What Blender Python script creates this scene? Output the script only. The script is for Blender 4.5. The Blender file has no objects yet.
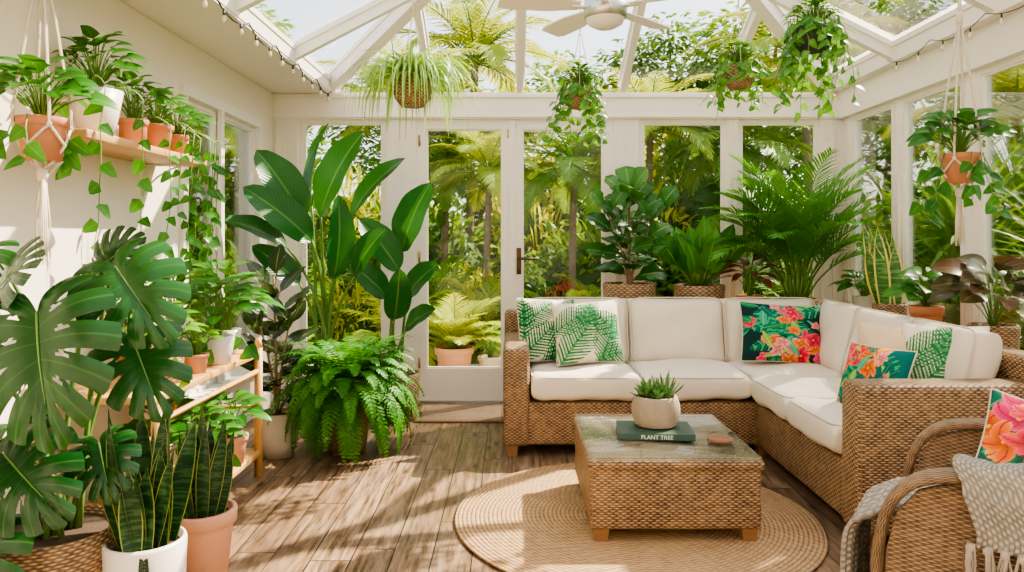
import bpy, bmesh, math, random
import numpy as np
from mathutils import Vector, Matrix
R=random.Random(7)
V=Vector
pi=math.pi
Z=V((0,0,1))
scene=bpy.context.scene
COL=scene.collection
try:
    scene.view_settings.view_transform='AgX'
    scene.view_settings.look='AgX - Medium High Contrast'
    scene.view_settings.exposure=.33
except Exception as e: print(e)
XL,XR,YB,YF=-1.8,2.5,5.6,-1.3

# ---------------------------------------------------------------- mesh builder
class MB:
    def __init__(s):
        s.v=[];s.f=[];s.uv=[];s.rn=[];s.mi=[]
    def add(s,vs,fs,uv=None,rnd=.5,mi=0):
        o=len(s.v)
        s.v.extend([tuple(a) for a in vs])
        s.f.extend([tuple(i+o for i in f) for f in fs])
        s.mi.extend([mi]*len(fs))
        s.uv.extend(uv if uv else [(0,0)]*len(vs))
        s.rn.extend([rnd]*len(vs))
def mesh(name,mb,mats,smooth=True):
    me=bpy.data.meshes.new(name)
    me.from_pydata(mb.v,[],mb.f)
    if not isinstance(mats,(list,tuple)): mats=[mats]
    for m in mats: me.materials.append(m)
    n=len(me.loops)
    li=np.empty(n,dtype=np.int32); me.loops.foreach_get('vertex_index',li)
    uv=np.array(mb.uv,dtype=np.float32)[li]
    me.uv_layers.new(name='UVMap').data.foreach_set('uv',uv.ravel())
    a=me.attributes.new('rnd','FLOAT','POINT'); a.data.foreach_set('value',np.array(mb.rn,dtype=np.float32))
    if len(mats)>1: me.polygons.foreach_set('material_index',np.array(mb.mi,dtype=np.int32))
    me.polygons.foreach_set('use_smooth',[smooth]*len(me.polygons))
    me.update()
    return me
def obj(name,mb,mats,parent=None,smooth=True,loc=None,label=None,cat=None,kind=None,group=None,rot=None):
    o=bpy.data.objects.new(name,mesh(name,mb,mats,smooth))
    COL.objects.link(o)
    if parent: o.parent=parent
    if loc: o.location=loc
    if rot: o.rotation_euler=rot
    if label: o['label']=label
    if cat: o['category']=cat
    if kind: o['kind']=kind
    if group: o['group']=group
    return o
def thing(name,label,cat,loc=(0,0,0),rz=0,group=None):
    o=bpy.data.objects.new(name,None); COL.objects.link(o)
    o.empty_display_size=.1
    o.location=loc; o.rotation_euler=(0,0,rz)
    o['label']=label;o['category']=cat
    if group:o['group']=group
    return o
def dup(root,loc,rz=0,sc=1,sz=None,label=None):
    c=root.copy(); COL.objects.link(c); c.location=loc; c.rotation_euler=(0,0,rz); c.scale=(sc,sc,sz or sc)
    if label:c['label']=label
    for ch in root.children:
        k=ch.copy(); k.parent=c; COL.objects.link(k)
    return c
def box(mb,x0,x1,y0,y1,z0,z1,mi=0):
    vs=[(x,y,z) for x in(x0,x1) for y in(y0,y1) for z in(z0,z1)]
    mb.add(vs,[(0,1,3,2),(4,6,7,5),(0,4,5,1),(2,3,7,6),(0,2,6,4),(1,5,7,3)],mi=mi)
def rbox(mb,x0,x1,y0,y1,z0,z1,bev=.02,seg=3,M=None):
    bm=bmesh.new(); bmesh.ops.create_cube(bm,size=1)
    for v in bm.verts:
        v.co=V(((x0+x1)/2+v.co.x*(x1-x0),(y0+y1)/2+v.co.y*(y1-y0),(z0+z1)/2+v.co.z*(z1-z0)))
    bmesh.ops.bevel(bm,geom=bm.edges[:],offset=bev,segments=seg,profile=.5,affect='EDGES')
    if M: bm.transform(M)
    bm.verts.index_update()
    mb.add([v.co.copy() for v in bm.verts],[[v.index for v in f.verts] for f in bm.faces]); bm.free()
def tube(mb,pts,r0,r1=None,s=6,rnd=.5,cap=True):
    if r1 is None:r1=r0
    pts=[V(p) for p in pts]; n=len(pts); vs=[];uv=[];fs=[]
    t=(pts[1]-pts[0]).normalized(); ref=V((0,0,1)) if abs(t.z)<.9 else V((1,0,0))
    a=t.cross(ref).normalized(); L=0
    for i,p in enumerate(pts):
        t=(pts[min(i+1,n-1)]-pts[max(i-1,0)]).normalized()
        a=(a-t*a.dot(t)).normalized(); b=t.cross(a)
        r=r0+(r1-r0)*i/(n-1)
        if i:L+=(p-pts[i-1]).length
        for k in range(s+1):
            g=2*pi*k/s
            vs.append(p+a*(math.cos(g)*r)+b*(math.sin(g)*r)); uv.append((g*r0,L))
    w=s+1
    for i in range(n-1):
        for k in range(s): fs.append((i*w+k,i*w+k+1,(i+1)*w+k+1,(i+1)*w+k))
    if cap: fs.append(tuple(range(s))[::-1]); fs.append(tuple((n-1)*w+k for k in range(s)))
    mb.add(vs,fs,uv,rnd)
def lathe(mb,prof,s=32,c=(0,0,0),mi=0):
    vs=[];uv=[];fs=[];L=0
    for i,(r,z) in enumerate(prof):
        if i:L+=math.hypot(r-prof[i-1][0],z-prof[i-1][1])
        for k in range(s+1):
            g=2*pi*k/s
            vs.append((c[0]+math.cos(g)*r,c[1]+math.sin(g)*r,c[2]+z)); uv.append((k/s*round(2*pi*max(p[0] for p in prof)/.02)*.02,L))
    w=s+1
    for i in range(len(prof)-1):
        for k in range(s): fs.append((i*w+k,i*w+k+1,(i+1)*w+k+1,(i+1)*w+k))
    mb.add(vs,fs,uv,mi=mi)
def bez(a,b,c,n=8):
    a,b,c=V(a),V(b),V(c)
    return [a*(1-t)**2+b*2*t*(1-t)+c*t*t for t in [i/n for i in range(n+1)]]
PROF={'ovate':lambda t:math.sin(pi*t**.8)**.8,
 'lance':lambda t:math.sin(pi*t**.75),
 'strap':lambda t:min(1,.5+t*2)*(1-t)**.45,
 'sword':lambda t:(.75+.35*math.sin(pi*min(1,t*1.1)))*(1-t**5)**1*(1 if t<.85 else (1-t)/.15*.9+.1),
 'paddle':lambda t:math.sin(pi*t**.9)**.6,
 'heart':lambda t:min(1,(t*7)**.6)*(1-t)**.62*1.05,
 'fiddle':lambda t:math.sin(pi*t**1.35)**.6*(.75+.35*t),
 'blade':lambda t:math.sin(pi*(.12+.88*t))**.8}
def leaf(mb,a,d,n,L,W,droop=.4,fold=.2,prof='ovate',seg=6,cols=1,rnd=None,wav=0):
    a=V(a);d=V(d).normalized();n=V(n)
    s=d.cross(n)
    if s.length<1e-3: s=d.cross(V((.3,.9,.1)))
    s.normalize(); n=s.cross(d)
    if rnd is None:rnd=R.random()
    pf=PROF[prof]; vs=[];uv=[];fs=[];p=a.copy();nc=2*cols+1
    for i in range(seg+1):
        t=i/seg; g=droop*(t-.5); dd=d*math.cos(g)-n*math.sin(g); nn=n*math.cos(g)+d*math.sin(g)
        if i:p=p+dd*(L/seg)
        try: w=W/2*max(0,pf(min(max(t,0),1)).real)
        except Exception: w=0
        if i==0:w=max(w,W*.02)
        for c in range(-cols,cols+1):
            q=c/cols
            vs.append(p+s*(w*q)+nn*(fold*w*(abs(q)**1.3)+wav*W*math.sin(t*17+q*4)*abs(q)))
            uv.append((.5+.5*q,t))
    for i in range(seg):
        for c in range(nc-1):
            fs.append((i*nc+c,i*nc+c+1,(i+1)*nc+c+1,(i+1)*nc+c))
    mb.add(vs,fs,uv,rnd)
def leaf_at(mb,a,t,W,n,**k):
    a=V(a);t=V(t); leaf(mb,a,t-a,n,(t-a).length,W,**k)
def frond(ml,ms,a,d,L,n=20,ll=.2,lw=.02,droop=1.0,ang=55,vee=.25,seg=2,r=.006,hang=.3,start=.12,prof='blade',steps=None):
    a=V(a);d=V(d).normalized()
    h=V((d.x,d.y,0)); h=h.normalized() if h.length>1e-3 else V((1,0,0))
    el=math.asin(max(-1,min(1,d.z))); pts=[a]; tan=[d]; N=14; p=a.copy()
    for i in range(N):
        t=(i+.5)/N; e=max(-1.55,el-droop*t**1.3)
        dd=h*math.cos(e)+Z*math.sin(e); p=p+dd*(L/N); pts.append(p.copy()); tan.append(dd)
    tube(ms,pts,r,r*.3,4)
    side=h.cross(Z); rn=R.random()
    for i in range(n):
        t=start+(1-start)*(i+.5)/n; k=t*N; j=min(int(k),N-1); f=k-j
        q=pts[j].lerp(pts[j+1],f); tt=tan[min(j+1,N)]; up=side.cross(tt)
        Lf=ll*math.sin(pi*(.18+.78*t))**.8
        aa=math.radians(ang*(1-.45*t))
        for sg in(-1,1):
            dl=tt*math.cos(aa)+side*sg*math.sin(aa)+up*vee+V((0,0,-hang*.5))+V((R.uniform(-.06,.06),R.uniform(-.06,.06),R.uniform(-.06,.06)))
            leaf(ml,q,dl,up+side*(-sg)*.4,Lf*R.uniform(.9,1.08),lw,droop=hang*1.6,fold=.2,prof=prof,seg=seg,rnd=rn*.6+R.random()*.4)

# ---------------------------------------------------------------- materials
def mat(name):
    m=bpy.data.materials.new(name); m.use_nodes=True; nt=m.node_tree; nt.nodes.clear()
    out=nt.nodes.new('ShaderNodeOutputMaterial'); b=nt.nodes.new('ShaderNodeBsdfPrincipled')
    nt.links.new(b.outputs[0],out.inputs[0]); return m,nt,b,out
def M(nt,op,a,b=None,c=None):
    n=nt.nodes.new('ShaderNodeMath'); n.operation=op
    for i,x in enumerate((a,b,c)):
        if x is None: continue
        if isinstance(x,(int,float)): n.inputs[i].default_value=x
        else: nt.links.new(x,n.inputs[i])
    return n.outputs[0]
def mixc(nt,f,a,b):
    n=nt.nodes.new('ShaderNodeMix'); n.data_type='RGBA'
    for s,x in((n.inputs[0],f),(n.inputs[6],a),(n.inputs[7],b)):
        if isinstance(x,(int,float)): s.default_value=x
        elif isinstance(x,tuple): s.default_value=(*x[:3],1)
        else: nt.links.new(x,s)
    return n.outputs[2]
def noise(nt,vec,scale,detail=4,rough=.5):
    n=nt.nodes.new('ShaderNodeTexNoise'); n.inputs['Scale'].default_value=scale; n.inputs['Detail'].default_value=detail
    n.inputs['Roughness'].default_value=rough
    if vec is not None: nt.links.new(vec,n.inputs['Vector'])
    return n.outputs['Fac']
def bump(nt,b,h,st,dist=.01):
    n=nt.nodes.new('ShaderNodeBump'); n.inputs['Strength'].default_value=st; n.inputs['Distance'].default_value=dist
    nt.links.new(h,n.inputs['Height']); nt.links.new(n.outputs[0],b.inputs['Normal'])
def coord(nt,k='Object'): 
    n=nt.nodes.new('ShaderNodeTexCoord'); return n.outputs[k]
def mapping(nt,vec,sc=(1,1,1)):
    n=nt.nodes.new('ShaderNodeMapping'); n.inputs['Scale'].default_value=sc; nt.links.new(vec,n.inputs[0]); return n.outputs[0]
def plain(name,c,rough=.5,c2=None,ns=6,bs=0,metal=0,spec=.5,bd=.004):
    m,nt,b,o=mat(name)
    b.inputs['Roughness'].default_value=rough; b.inputs['Metallic'].default_value=metal; b.inputs['Specular IOR Level'].default_value=spec
    v=coord(nt); f=noise(nt,v,ns)
    c2=c2 or tuple(x*.88 for x in c)
    nt.links.new(mixc(nt,f,c,c2),b.inputs['Base Color'])
    if bs: bump(nt,b,noise(nt,v,ns*8),bs,bd)
    return m
def leafmat(name,c1,c2,rib=None,rough=.38,tr=.25,veins=0,trc=None,spec=.28):
    m,nt,b,out=mat(name)
    at=nt.nodes.new('ShaderNodeAttribute'); at.attribute_name='rnd'
    col=mixc(nt,at.outputs['Fac'],c1,c2)
    uv=nt.nodes.new('ShaderNodeSeparateXYZ'); nt.links.new(coord(nt,'UV'),uv.inputs[0])
    dx=M(nt,'ABSOLUTE',M(nt,'SUBTRACT',uv.outputs[0],.5))
    if veins:
        ph=M(nt,'SINE',M(nt,'MULTIPLY',M(nt,'SUBTRACT',uv.outputs[1],M(nt,'MULTIPLY',dx,.5)),veins))
        vf=M(nt,'MULTIPLY',M(nt,'GREATER_THAN',ph,.93),.15)
        col=mixc(nt,vf,col,rib or tuple(min(1,x*2.2) for x in c2))
        bump(nt,b,ph,.2,.003)
    if rib: col=mixc(nt,M(nt,'MULTIPLY',M(nt,'LESS_THAN',dx,.03),.6),col,rib)
    nt.links.new(col,b.inputs['Base Color']); b.inputs['Roughness'].default_value=rough; b.inputs['Specular IOR Level'].default_value=spec
    t=nt.nodes.new('ShaderNodeBsdfTranslucent'); 
    tc=mixc(nt,.5,col,trc or (min(1,c2[0]*2+.05),min(1,c2[1]*2+.05),c2[2]*.4)); nt.links.new(tc,t.inputs[0])
    mx=nt.nodes.new('ShaderNodeMixShader'); mx.inputs[0].default_value=tr
    nt.links.new(b.outputs[0],mx.inputs[1]); nt.links.new(t.outputs[0],mx.inputs[2]); nt.links.new(mx.outputs[0],out.inputs[0])
    return m
def weave(name,dk,lt,h=.014,w=.022,src='box',bs=1.0,rough=.5):
    m,nt,b,out=mat(name)
    if src=='box':
        tc=nt.nodes.new('ShaderNodeTexCoord'); p=nt.nodes.new('ShaderNodeSeparateXYZ'); q=nt.nodes.new('ShaderNodeSeparateXYZ')
        nt.links.new(tc.outputs['Object'],p.inputs[0]); nt.links.new(tc.outputs['Normal'],q.inputs[0])
        ax=M(nt,'GREATER_THAN',M(nt,'ABSOLUTE',q.outputs[0]),.65); az=M(nt,'GREATER_THAN',M(nt,'ABSOLUTE',q.outputs[2]),.65)
        def sel(f,a,c): return M(nt,'ADD',M(nt,'MULTIPLY',a,M(nt,'SUBTRACT',1.0,f)),M(nt,'MULTIPLY',c,f))
        u=sel(ax,p.outputs[0],p.outputs[1]); v=sel(az,p.outputs[2],p.outputs[1])
    else:
        p=nt.nodes.new('ShaderNodeSeparateXYZ'); nt.links.new(coord(nt,'UV'),p.inputs[0]); u,v=p.outputs[0],p.outputs[1]
    row=M(nt,'FLOOR',M(nt,'DIVIDE',v,h))
    sv=M(nt,'ABSOLUTE',M(nt,'SINE',M(nt,'MULTIPLY',v,pi/h)))
    cu=M(nt,'COSINE',M(nt,'ADD',M(nt,'MULTIPLY',u,pi/w),M(nt,'MULTIPLY',row,pi)))
    hh=M(nt,'MULTIPLY',M(nt,'POWER',sv,.6),M(nt,'ADD',M(nt,'MULTIPLY',cu,.42),.58))
    nz=noise(nt,coord(nt),35,3); nb=noise(nt,coord(nt),5,2)
    f=M(nt,'ADD',M(nt,'MULTIPLY',hh,.95),M(nt,'ADD',M(nt,'MULTIPLY',M(nt,'SUBTRACT',nz,.5),.8),M(nt,'MULTIPLY',M(nt,'SUBTRACT',nb,.5),.5)))
    cl=nt.nodes.new('ShaderNodeClamp'); nt.links.new(f,cl.inputs[0])
    nt.links.new(mixc(nt,cl.outputs[0],dk,lt),b.inputs['Base Color']); b.inputs['Roughness'].default_value=rough
    bump(nt,b,hh,bs,.005); return m
def wood(name,c1,c2,sc=(2,2,30),rough=.5):
    m,nt,b,o=mat(name); v=mapping(nt,coord(nt),sc); f=noise(nt,v,3,6,.6)
    nt.links.new(mixc(nt,f,c1,c2),b.inputs['Base Color']); b.inputs['Roughness'].default_value=rough; bump(nt,b,f,.15,.003); return m

white=plain('white_paint',(.86,.815,.745),.4,(.82,.775,.70),3)
plaster=plain('plaster',(.86,.785,.68),.85,(.83,.75,.64),4,.15)
terra=plain('terracotta',(.50,.18,.085),.8,(.62,.28,.15),9,.3)
terra2=plain('terracotta_pale',(.55,.25,.14),.8,(.65,.37,.25),6,.3)
ceram=plain('white_ceramic',(.80,.76,.69),.35,(.76,.71,.64),8)
cream=plain('cream_ceramic',(.58,.49,.38),.6,(.68,.60,.48),12,.2)
beigep=plain('speckled_stoneware',(.38,.29,.20),.8,(.58,.48,.36),28,.9,bd=.008)
soilm=plain('soil',(.05,.03,.02),.95,(.10,.06,.035),60,.8)
fabric=plain('cream_fabric',(.76,.685,.58),.95,(.70,.625,.52),3,.35,spec=.1,bd=.0015)
pipm=plain('piping_fabric',(.60,.53,.43),.95,(.64,.57,.47),20,.2,spec=.1)
rope=plain('macrame_rope',(.78,.70,.57),.95,(.66,.57,.44),60,.6)
brass=plain('brass',(.45,.28,.11),.35,metal=1)
dbrass=plain('dark_bronze',(.10,.065,.035),.4,metal=.7)
black=plain('black_cable',(.02,.02,.02),.5)
steel=plain('steel',(.6,.6,.6),.3,metal=1)
greenbook=plain('book_cover',(.03,.075,.05),.5)
paper=plain('paper',(.80,.75,.64),.9)
lett=plain('lettering',(.80,.78,.62),.6)
coasterm=plain('coaster_brown',(.20,.085,.04),.7,(.30,.14,.07),30,.3)
darkink=plain('dark_ink',(.03,.05,.03),.7)
bulbm=plain('bulb_glass',(.75,.66,.50),.1)
stone=plain('patio_stone',(.54,.46,.37),.9,(.42,.36,.28),3,.3)
grass=plain('lawn',(.09,.17,.02),.95,(.18,.28,.04),5,.8,bd=.03)
bark=plain('bark',(.21,.15,.10),.95,(.40,.32,.23),14,1.0,bd=.03)
stem=plain('green_stem',(.08,.20,.03),.55,(.15,.27,.05))
stemw=plain('woody_stem',(.20,.14,.08),.8,(.28,.20,.12),30,.4)
oak=wood('light_oak',(.50,.26,.085),(.70,.40,.155),(25,2,25))
oaks=wood('shelf_oak',(.46,.25,.10),(.64,.38,.18),(25,2,25))
feetm=wood('feet_wood',(.20,.10,.045),(.33,.17,.08))
wick=weave('rattan_weave',(.055,.029,.012),(.60,.375,.19),.0095,.015)
wickp=weave('rattan_top_weave',(.26,.17,.095),(.66,.48,.30),.0095,.015,'box',.5)
wicku=weave('rattan_weave_round',(.12,.065,.03),(.60,.40,.22),src='uv')
wickt=weave('rattan_weave_small',(.10,.055,.025),(.58,.38,.20),.010,.016,'uv')
wickd=weave('chair_rattan',(.06,.034,.017),(.47,.305,.17),.0065,.016,'uv',.7)
matm=weave('coir_weave',(.16,.10,.055),(.42,.29,.17),.014,.016,'box',.8)
matb=plain('mat_border',(.20,.12,.07),.95,(.28,.18,.10),40,.4)
greyk=weave('grey_knit',(.22,.20,.17),(.50,.46,.39),.011,.009,'uv',1.0,.98)

def thinglass(name,tint,ior,k,ro):
    m=bpy.data.materials.new(name); m.use_nodes=True; nt=m.node_tree; nt.nodes.clear()
    o=nt.nodes.new('ShaderNodeOutputMaterial'); t=nt.nodes.new('ShaderNodeBsdfTransparent'); g=nt.nodes.new('ShaderNodeBsdfGlossy')
    g.inputs['Roughness'].default_value=ro; t.inputs[0].default_value=(*tint,1)
    fr=nt.nodes.new('ShaderNodeFresnel'); fr.inputs[0].default_value=ior
    mx=nt.nodes.new('ShaderNodeMixShader'); nt.links.new(M(nt,'MULTIPLY',fr.outputs[0],k),mx.inputs[0])
    nt.links.new(t.outputs[0],mx.inputs[1]); nt.links.new(g.outputs[0],mx.inputs[2]); nt.links.new(mx.outputs[0],o.inputs[0]); return m
glass=thinglass('window_glass',(.98,.99,.985),1.3,.7,.02)
tglass=thinglass('table_glass',(.95,.985,.965),1.5,.7,.012)

def floormat():
    m,nt,b,o=mat('plank_floor')
    s=nt.nodes.new('ShaderNodeSeparateXYZ'); nt.links.new(coord(nt),s.inputs[0])
    row=M(nt,'FLOOR',M(nt,'DIVIDE',s.outputs[0],.155))
    offs=M(nt,'FRACT',M(nt,'MULTIPLY',M(nt,'SINE',M(nt,'MULTIPLY',row,12.9898)),43758.5))
    yy=M(nt,'ADD',M(nt,'DIVIDE',s.outputs[1],1.5),M(nt,'MULTIPLY',offs,3))
    cell=M(nt,'FLOOR',yy)
    rn=M(nt,'FRACT',M(nt,'ABSOLUTE',M(nt,'MULTIPLY',M(nt,'SINE',M(nt,'ADD',M(nt,'MULTIPLY',row,7.13),M(nt,'MULTIPLY',cell,3.77))),4375.85)))
    fx=M(nt,'ABSOLUTE',M(nt,'SUBTRACT',M(nt,'FRACT',M(nt,'DIVIDE',s.outputs[0],.155)),.5)); fy=M(nt,'ABSOLUTE',M(nt,'SUBTRACT',M(nt,'FRACT',yy),.5))
    gap=M(nt,'MAXIMUM',M(nt,'GREATER_THAN',fx,.484),M(nt,'GREATER_THAN',fy,.498))
    def cv(a,c,k):
        cb=nt.nodes.new('ShaderNodeCombineXYZ'); nt.links.new(M(nt,'MULTIPLY',s.outputs[0],a),cb.inputs[0]); nt.links.new(M(nt,'MULTIPLY',s.outputs[1],c),cb.inputs[1]); nt.links.new(M(nt,'MULTIPLY',rn,k),cb.inputs[2]); return cb.outputs[0]
    g=noise(nt,cv(16,1.3,30),2.4,9,.72); bl=noise(nt,cv(3,1.0,20),1.8,4)
    vo=nt.nodes.new('ShaderNodeTexVoronoi'); vo.inputs['Scale'].default_value=1.0; nt.links.new(cv(7.5,2.6,41),vo.inputs['Vector'])
    def mr(x,a,c):
        r=nt.nodes.new('ShaderNodeMapRange'); nt.links.new(x,r.inputs[0]); r.inputs[1].default_value=a; r.inputs[2].default_value=c; return r.outputs[0]
    base=mixc(nt,rn,(.21,.125,.066),(.40,.265,.155))
    base=mixc(nt,M(nt,'MULTIPLY',mr(bl,.38,.68),.6),base,(.33,.25,.175))
    col=mixc(nt,mr(g,.37,.60),(.085,.048,.027),base)
    col=mixc(nt,M(nt,'MULTIPLY',mr(vo.outputs['Distance'],.17,.05),.85),col,(.045,.025,.014))
    col=mixc(nt,gap,col,(.018,.011,.006))
    nt.links.new(col,b.inputs['Base Color'])
    nt.links.new(M(nt,'ADD',M(nt,'MULTIPLY',g,.35),.22),b.inputs['Roughness']); b.inputs['Specular IOR Level'].default_value=.35
    bump(nt,b,M(nt,'SUBTRACT',g,gap),.35,.005); return m
def rugmat():
    m,nt,b,o=mat('jute_braid')
    s=nt.nodes.new('ShaderNodeSeparateXYZ'); nt.links.new(coord(nt),s.inputs[0])
    r=M(nt,'SQRT',M(nt,'ADD',M(nt,'MULTIPLY',s.outputs[0],s.outputs[0]),M(nt,'MULTIPLY',s.outputs[1],s.outputs[1])))
    a=M(nt,'ARCTAN2',s.outputs[1],s.outputs[0]); k=.019
    row=M(nt,'FLOOR',M(nt,'DIVIDE',r,k)); rs=M(nt,'ABSOLUTE',M(nt,'SINE',M(nt,'MULTIPLY',r,pi/k)))
    br=M(nt,'SINE',M(nt,'ADD',M(nt,'MULTIPLY',M(nt,'MULTIPLY',a,row),3.0),M(nt,'MULTIPLY',r,160)))
    h=M(nt,'ADD',M(nt,'MULTIPLY',M(nt,'POWER',rs,.5),.75),M(nt,'MULTIPLY',br,.12))
    n=noise(nt,coord(nt),40,3)
    f=M(nt,'ADD',M(nt,'MULTIPLY',h,.85),M(nt,'MULTIPLY',M(nt,'SUBTRACT',n,.5),.7)); cl=nt.nodes.new('ShaderNodeClamp'); nt.links.new(f,cl.inputs[0])
    nt.links.new(mixc(nt,cl.outputs[0],(.20,.11,.047),(.62,.41,.215)),b.inputs['Base Color']); b.inputs['Roughness'].default_value=.95
    bump(nt,b,h,.8,.006); return m
floorm=floormat(); rugm=rugmat()
def vcol():
    m,nt,b,o=mat('printed_fabric'); a=nt.nodes.new('ShaderNodeAttribute'); a.attribute_name='Col'
    nt.links.new(a.outputs['Color'],b.inputs['Base Color']); b.inputs['Roughness'].default_value=.9; b.inputs['Specular IOR Level'].default_value=.15; bump(nt,b,noise(nt,coord(nt),300,2),.2,.001); return m
printm=vcol()
def snakemat(name,a,c,e,ed=.42):
    m,nt,b,o=mat(name)
    uv=nt.nodes.new('ShaderNodeSeparateXYZ'); nt.links.new(coord(nt,'UV'),uv.inputs[0])
    dx=M(nt,'ABSOLUTE',M(nt,'SUBTRACT',uv.outputs[0],.5))
    n=noise(nt,mapping(nt,coord(nt),(14,14,95)),1.0,4)
    cc=mixc(nt,M(nt,'GREATER_THAN',n,.52),a,c)
    cc=mixc(nt,M(nt,'GREATER_THAN',dx,ed),cc,e); nt.links.new(cc,b.inputs['Base Color']); b.inputs['Roughness'].default_value=.4; b.inputs['Specular IOR Level'].default_value=.3; return m
snakem=snakemat('snake_leaf',(.012,.048,.016),(.040,.11,.034),(.26,.30,.075),.44)
snakel=snakemat('snake_light_leaf',(.05,.15,.04),(.13,.27,.08),(.62,.58,.17),.37)
Lmon=leafmat('monstera_leaf',(.005,.044,.007),(.013,.084,.012),(.04,.13,.025),.24,.08,spec=.40)
Lstr=leafmat('strelitzia_leaf',(.010,.080,.018),(.022,.14,.028),(.18,.32,.07),.3,.18,veins=120)
Lfern=leafmat('fern_leaf',(.022,.14,.010),(.075,.27,.018),None,.5,.25)
Lrub=leafmat('rubber_leaf',(.012,.035,.012),(.05,.085,.022),(.24,.20,.07),.22,.08,spec=.4)
Lfid=leafmat('fiddle_leaf',(.014,.095,.014),(.055,.20,.028),(.24,.38,.10),.3,.18,veins=60,spec=.32)
Lpot=leafmat('pothos_leaf',(.04,.18,.014),(.17,.36,.03),(.35,.50,.12),.35,.25)
Lpot2=leafmat('pothos_dark_leaf',(.016,.11,.015),(.065,.24,.028),(.20,.38,.08),.35,.24)
Livy=leafmat('ivy_leaf',(.030,.145,.018),(.12,.30,.04),(.38,.50,.20),.4,.26)
Lspi=leafmat('spider_leaf',(.10,.26,.035),(.24,.42,.08),(.76,.78,.48),.4,.3)
Lpalm=leafmat('areca_leaf',(.020,.15,.010),(.10,.31,.022),None,.4,.27)
Lphil=leafmat('philodendron_leaf',(.02,.14,.012),(.09,.30,.025),(.30,.5,.12),.3,.25)
Lred=leafmat('red_leaf',(.07,.02,.02),(.26,.05,.04),(.35,.12,.08),.3,.2,trc=(.5,.1,.05))
Lred2=leafmat('bronze_leaf',(.025,.06,.02),(.13,.07,.035),(.30,.20,.08),.3,.15,trc=(.35,.2,.06))
Lsuc=leafmat('succulent_leaf',(.04,.12,.05),(.12,.24,.08),None,.4,.05)
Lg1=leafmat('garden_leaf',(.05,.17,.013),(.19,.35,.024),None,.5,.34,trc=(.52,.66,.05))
Lg2=leafmat('garden_sunlit_leaf',(.22,.33,.016),(.58,.54,.038),None,.5,.38,trc=(.92,.80,.09))  # saturated yellow-green: sunlight painted into the leaf colour
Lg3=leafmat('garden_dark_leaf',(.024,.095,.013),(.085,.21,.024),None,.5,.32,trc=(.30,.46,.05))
Lgp=leafmat('garden_palm_sunlit_leaf',(.10,.24,.016),(.44,.50,.045),None,.4,.36,trc=(.9,.80,.11))  # palm fronds likewise carry a sunlit tint in their base colour
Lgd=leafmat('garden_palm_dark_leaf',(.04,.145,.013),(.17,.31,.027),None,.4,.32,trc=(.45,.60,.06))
Lyuc=leafmat('yucca_leaf',(.10,.23,.05),(.26,.40,.10),None,.4,.25)
Lflw=leafmat('blossom_leaf',(.60,.05,.08),(.80,.16,.06),None,.5,.3,trc=(.9,.2,.1))
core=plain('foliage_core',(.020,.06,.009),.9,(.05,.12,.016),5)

# ---------------------------------------------------------------- room shell
mb=MB(); box(mb,XL-.14,XR+.14,YF-.1,YB+.12,-.06,0); obj('floor',mb,floorm,kind='structure',smooth=False,label='weathered brown wooden plank floor')
mb=MB()
box(mb,XL-.12,XL,YF,4.06,0,2.33); box(mb,XL-.12,XL,5.2,YB,0,2.33); box(mb,XL-.12,XL,4.06,5.2,2.02,2.33); box(mb,XL-.12,XL,4.06,5.2,0,.35)
obj('wall_left',mb,plaster,kind='structure',smooth=False,label='cream plastered side wall')
mb=MB(); box(mb,XL,XL+.018,YF,YB,0,.11); obj('baseboard_left',mb,white,kind='structure',smooth=False,label='white baseboard')
mb=MB(); box(mb,XL-.12,XR+.12,YF-.1,YF,0,3.4); obj('wall_front',mb,plaster,kind='structure',smooth=False,label='plastered house wall')
mb=MB()
box(mb,XL-.12,XR+.12,YB-.04,YB+.1,2.14,2.34)
posts=((XL-.12,-1.60),(-.955,-.72),(.765,.965),(1.625,1.71),(2.33,XR+.12))
for x0,x1 in posts: box(mb,x0,x1,YB-.02,YB+.1,0,2.145)
wins=((-1.60,-.955),(.965,1.625),(1.71,2.33))
for x0,x1 in wins: box(mb,x0-.01,x1+.01,YB-.01,YB+.09,0,.24)
obj('wall_back',mb,white,kind='structure',smooth=False,label='white timber framed glazed wall')
mb=MB()
box(mb,XR-.05,XR+.1,YF,YB,2.14,2.38)
segs=[(4.85,5.46),(4.10,4.76),(3.27,3.98),(2.45,3.16),(1.65,2.36),(.85,1.56),(.1,.76),(-.9,-.04)]
prev=YB
for y0,y1 in segs:
    box(mb,XR,XR+.08,y1,prev,0,2.15); prev=y0
box(mb,XR,XR+.08,YF,prev,0,2.15); box(mb,XR+.005,XR+.09,YF,YB,0,.42)
obj('wall_right',mb,white,kind='structure',smooth=False,label='white timber glazed side wall with low base')
wn=[0]
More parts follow.
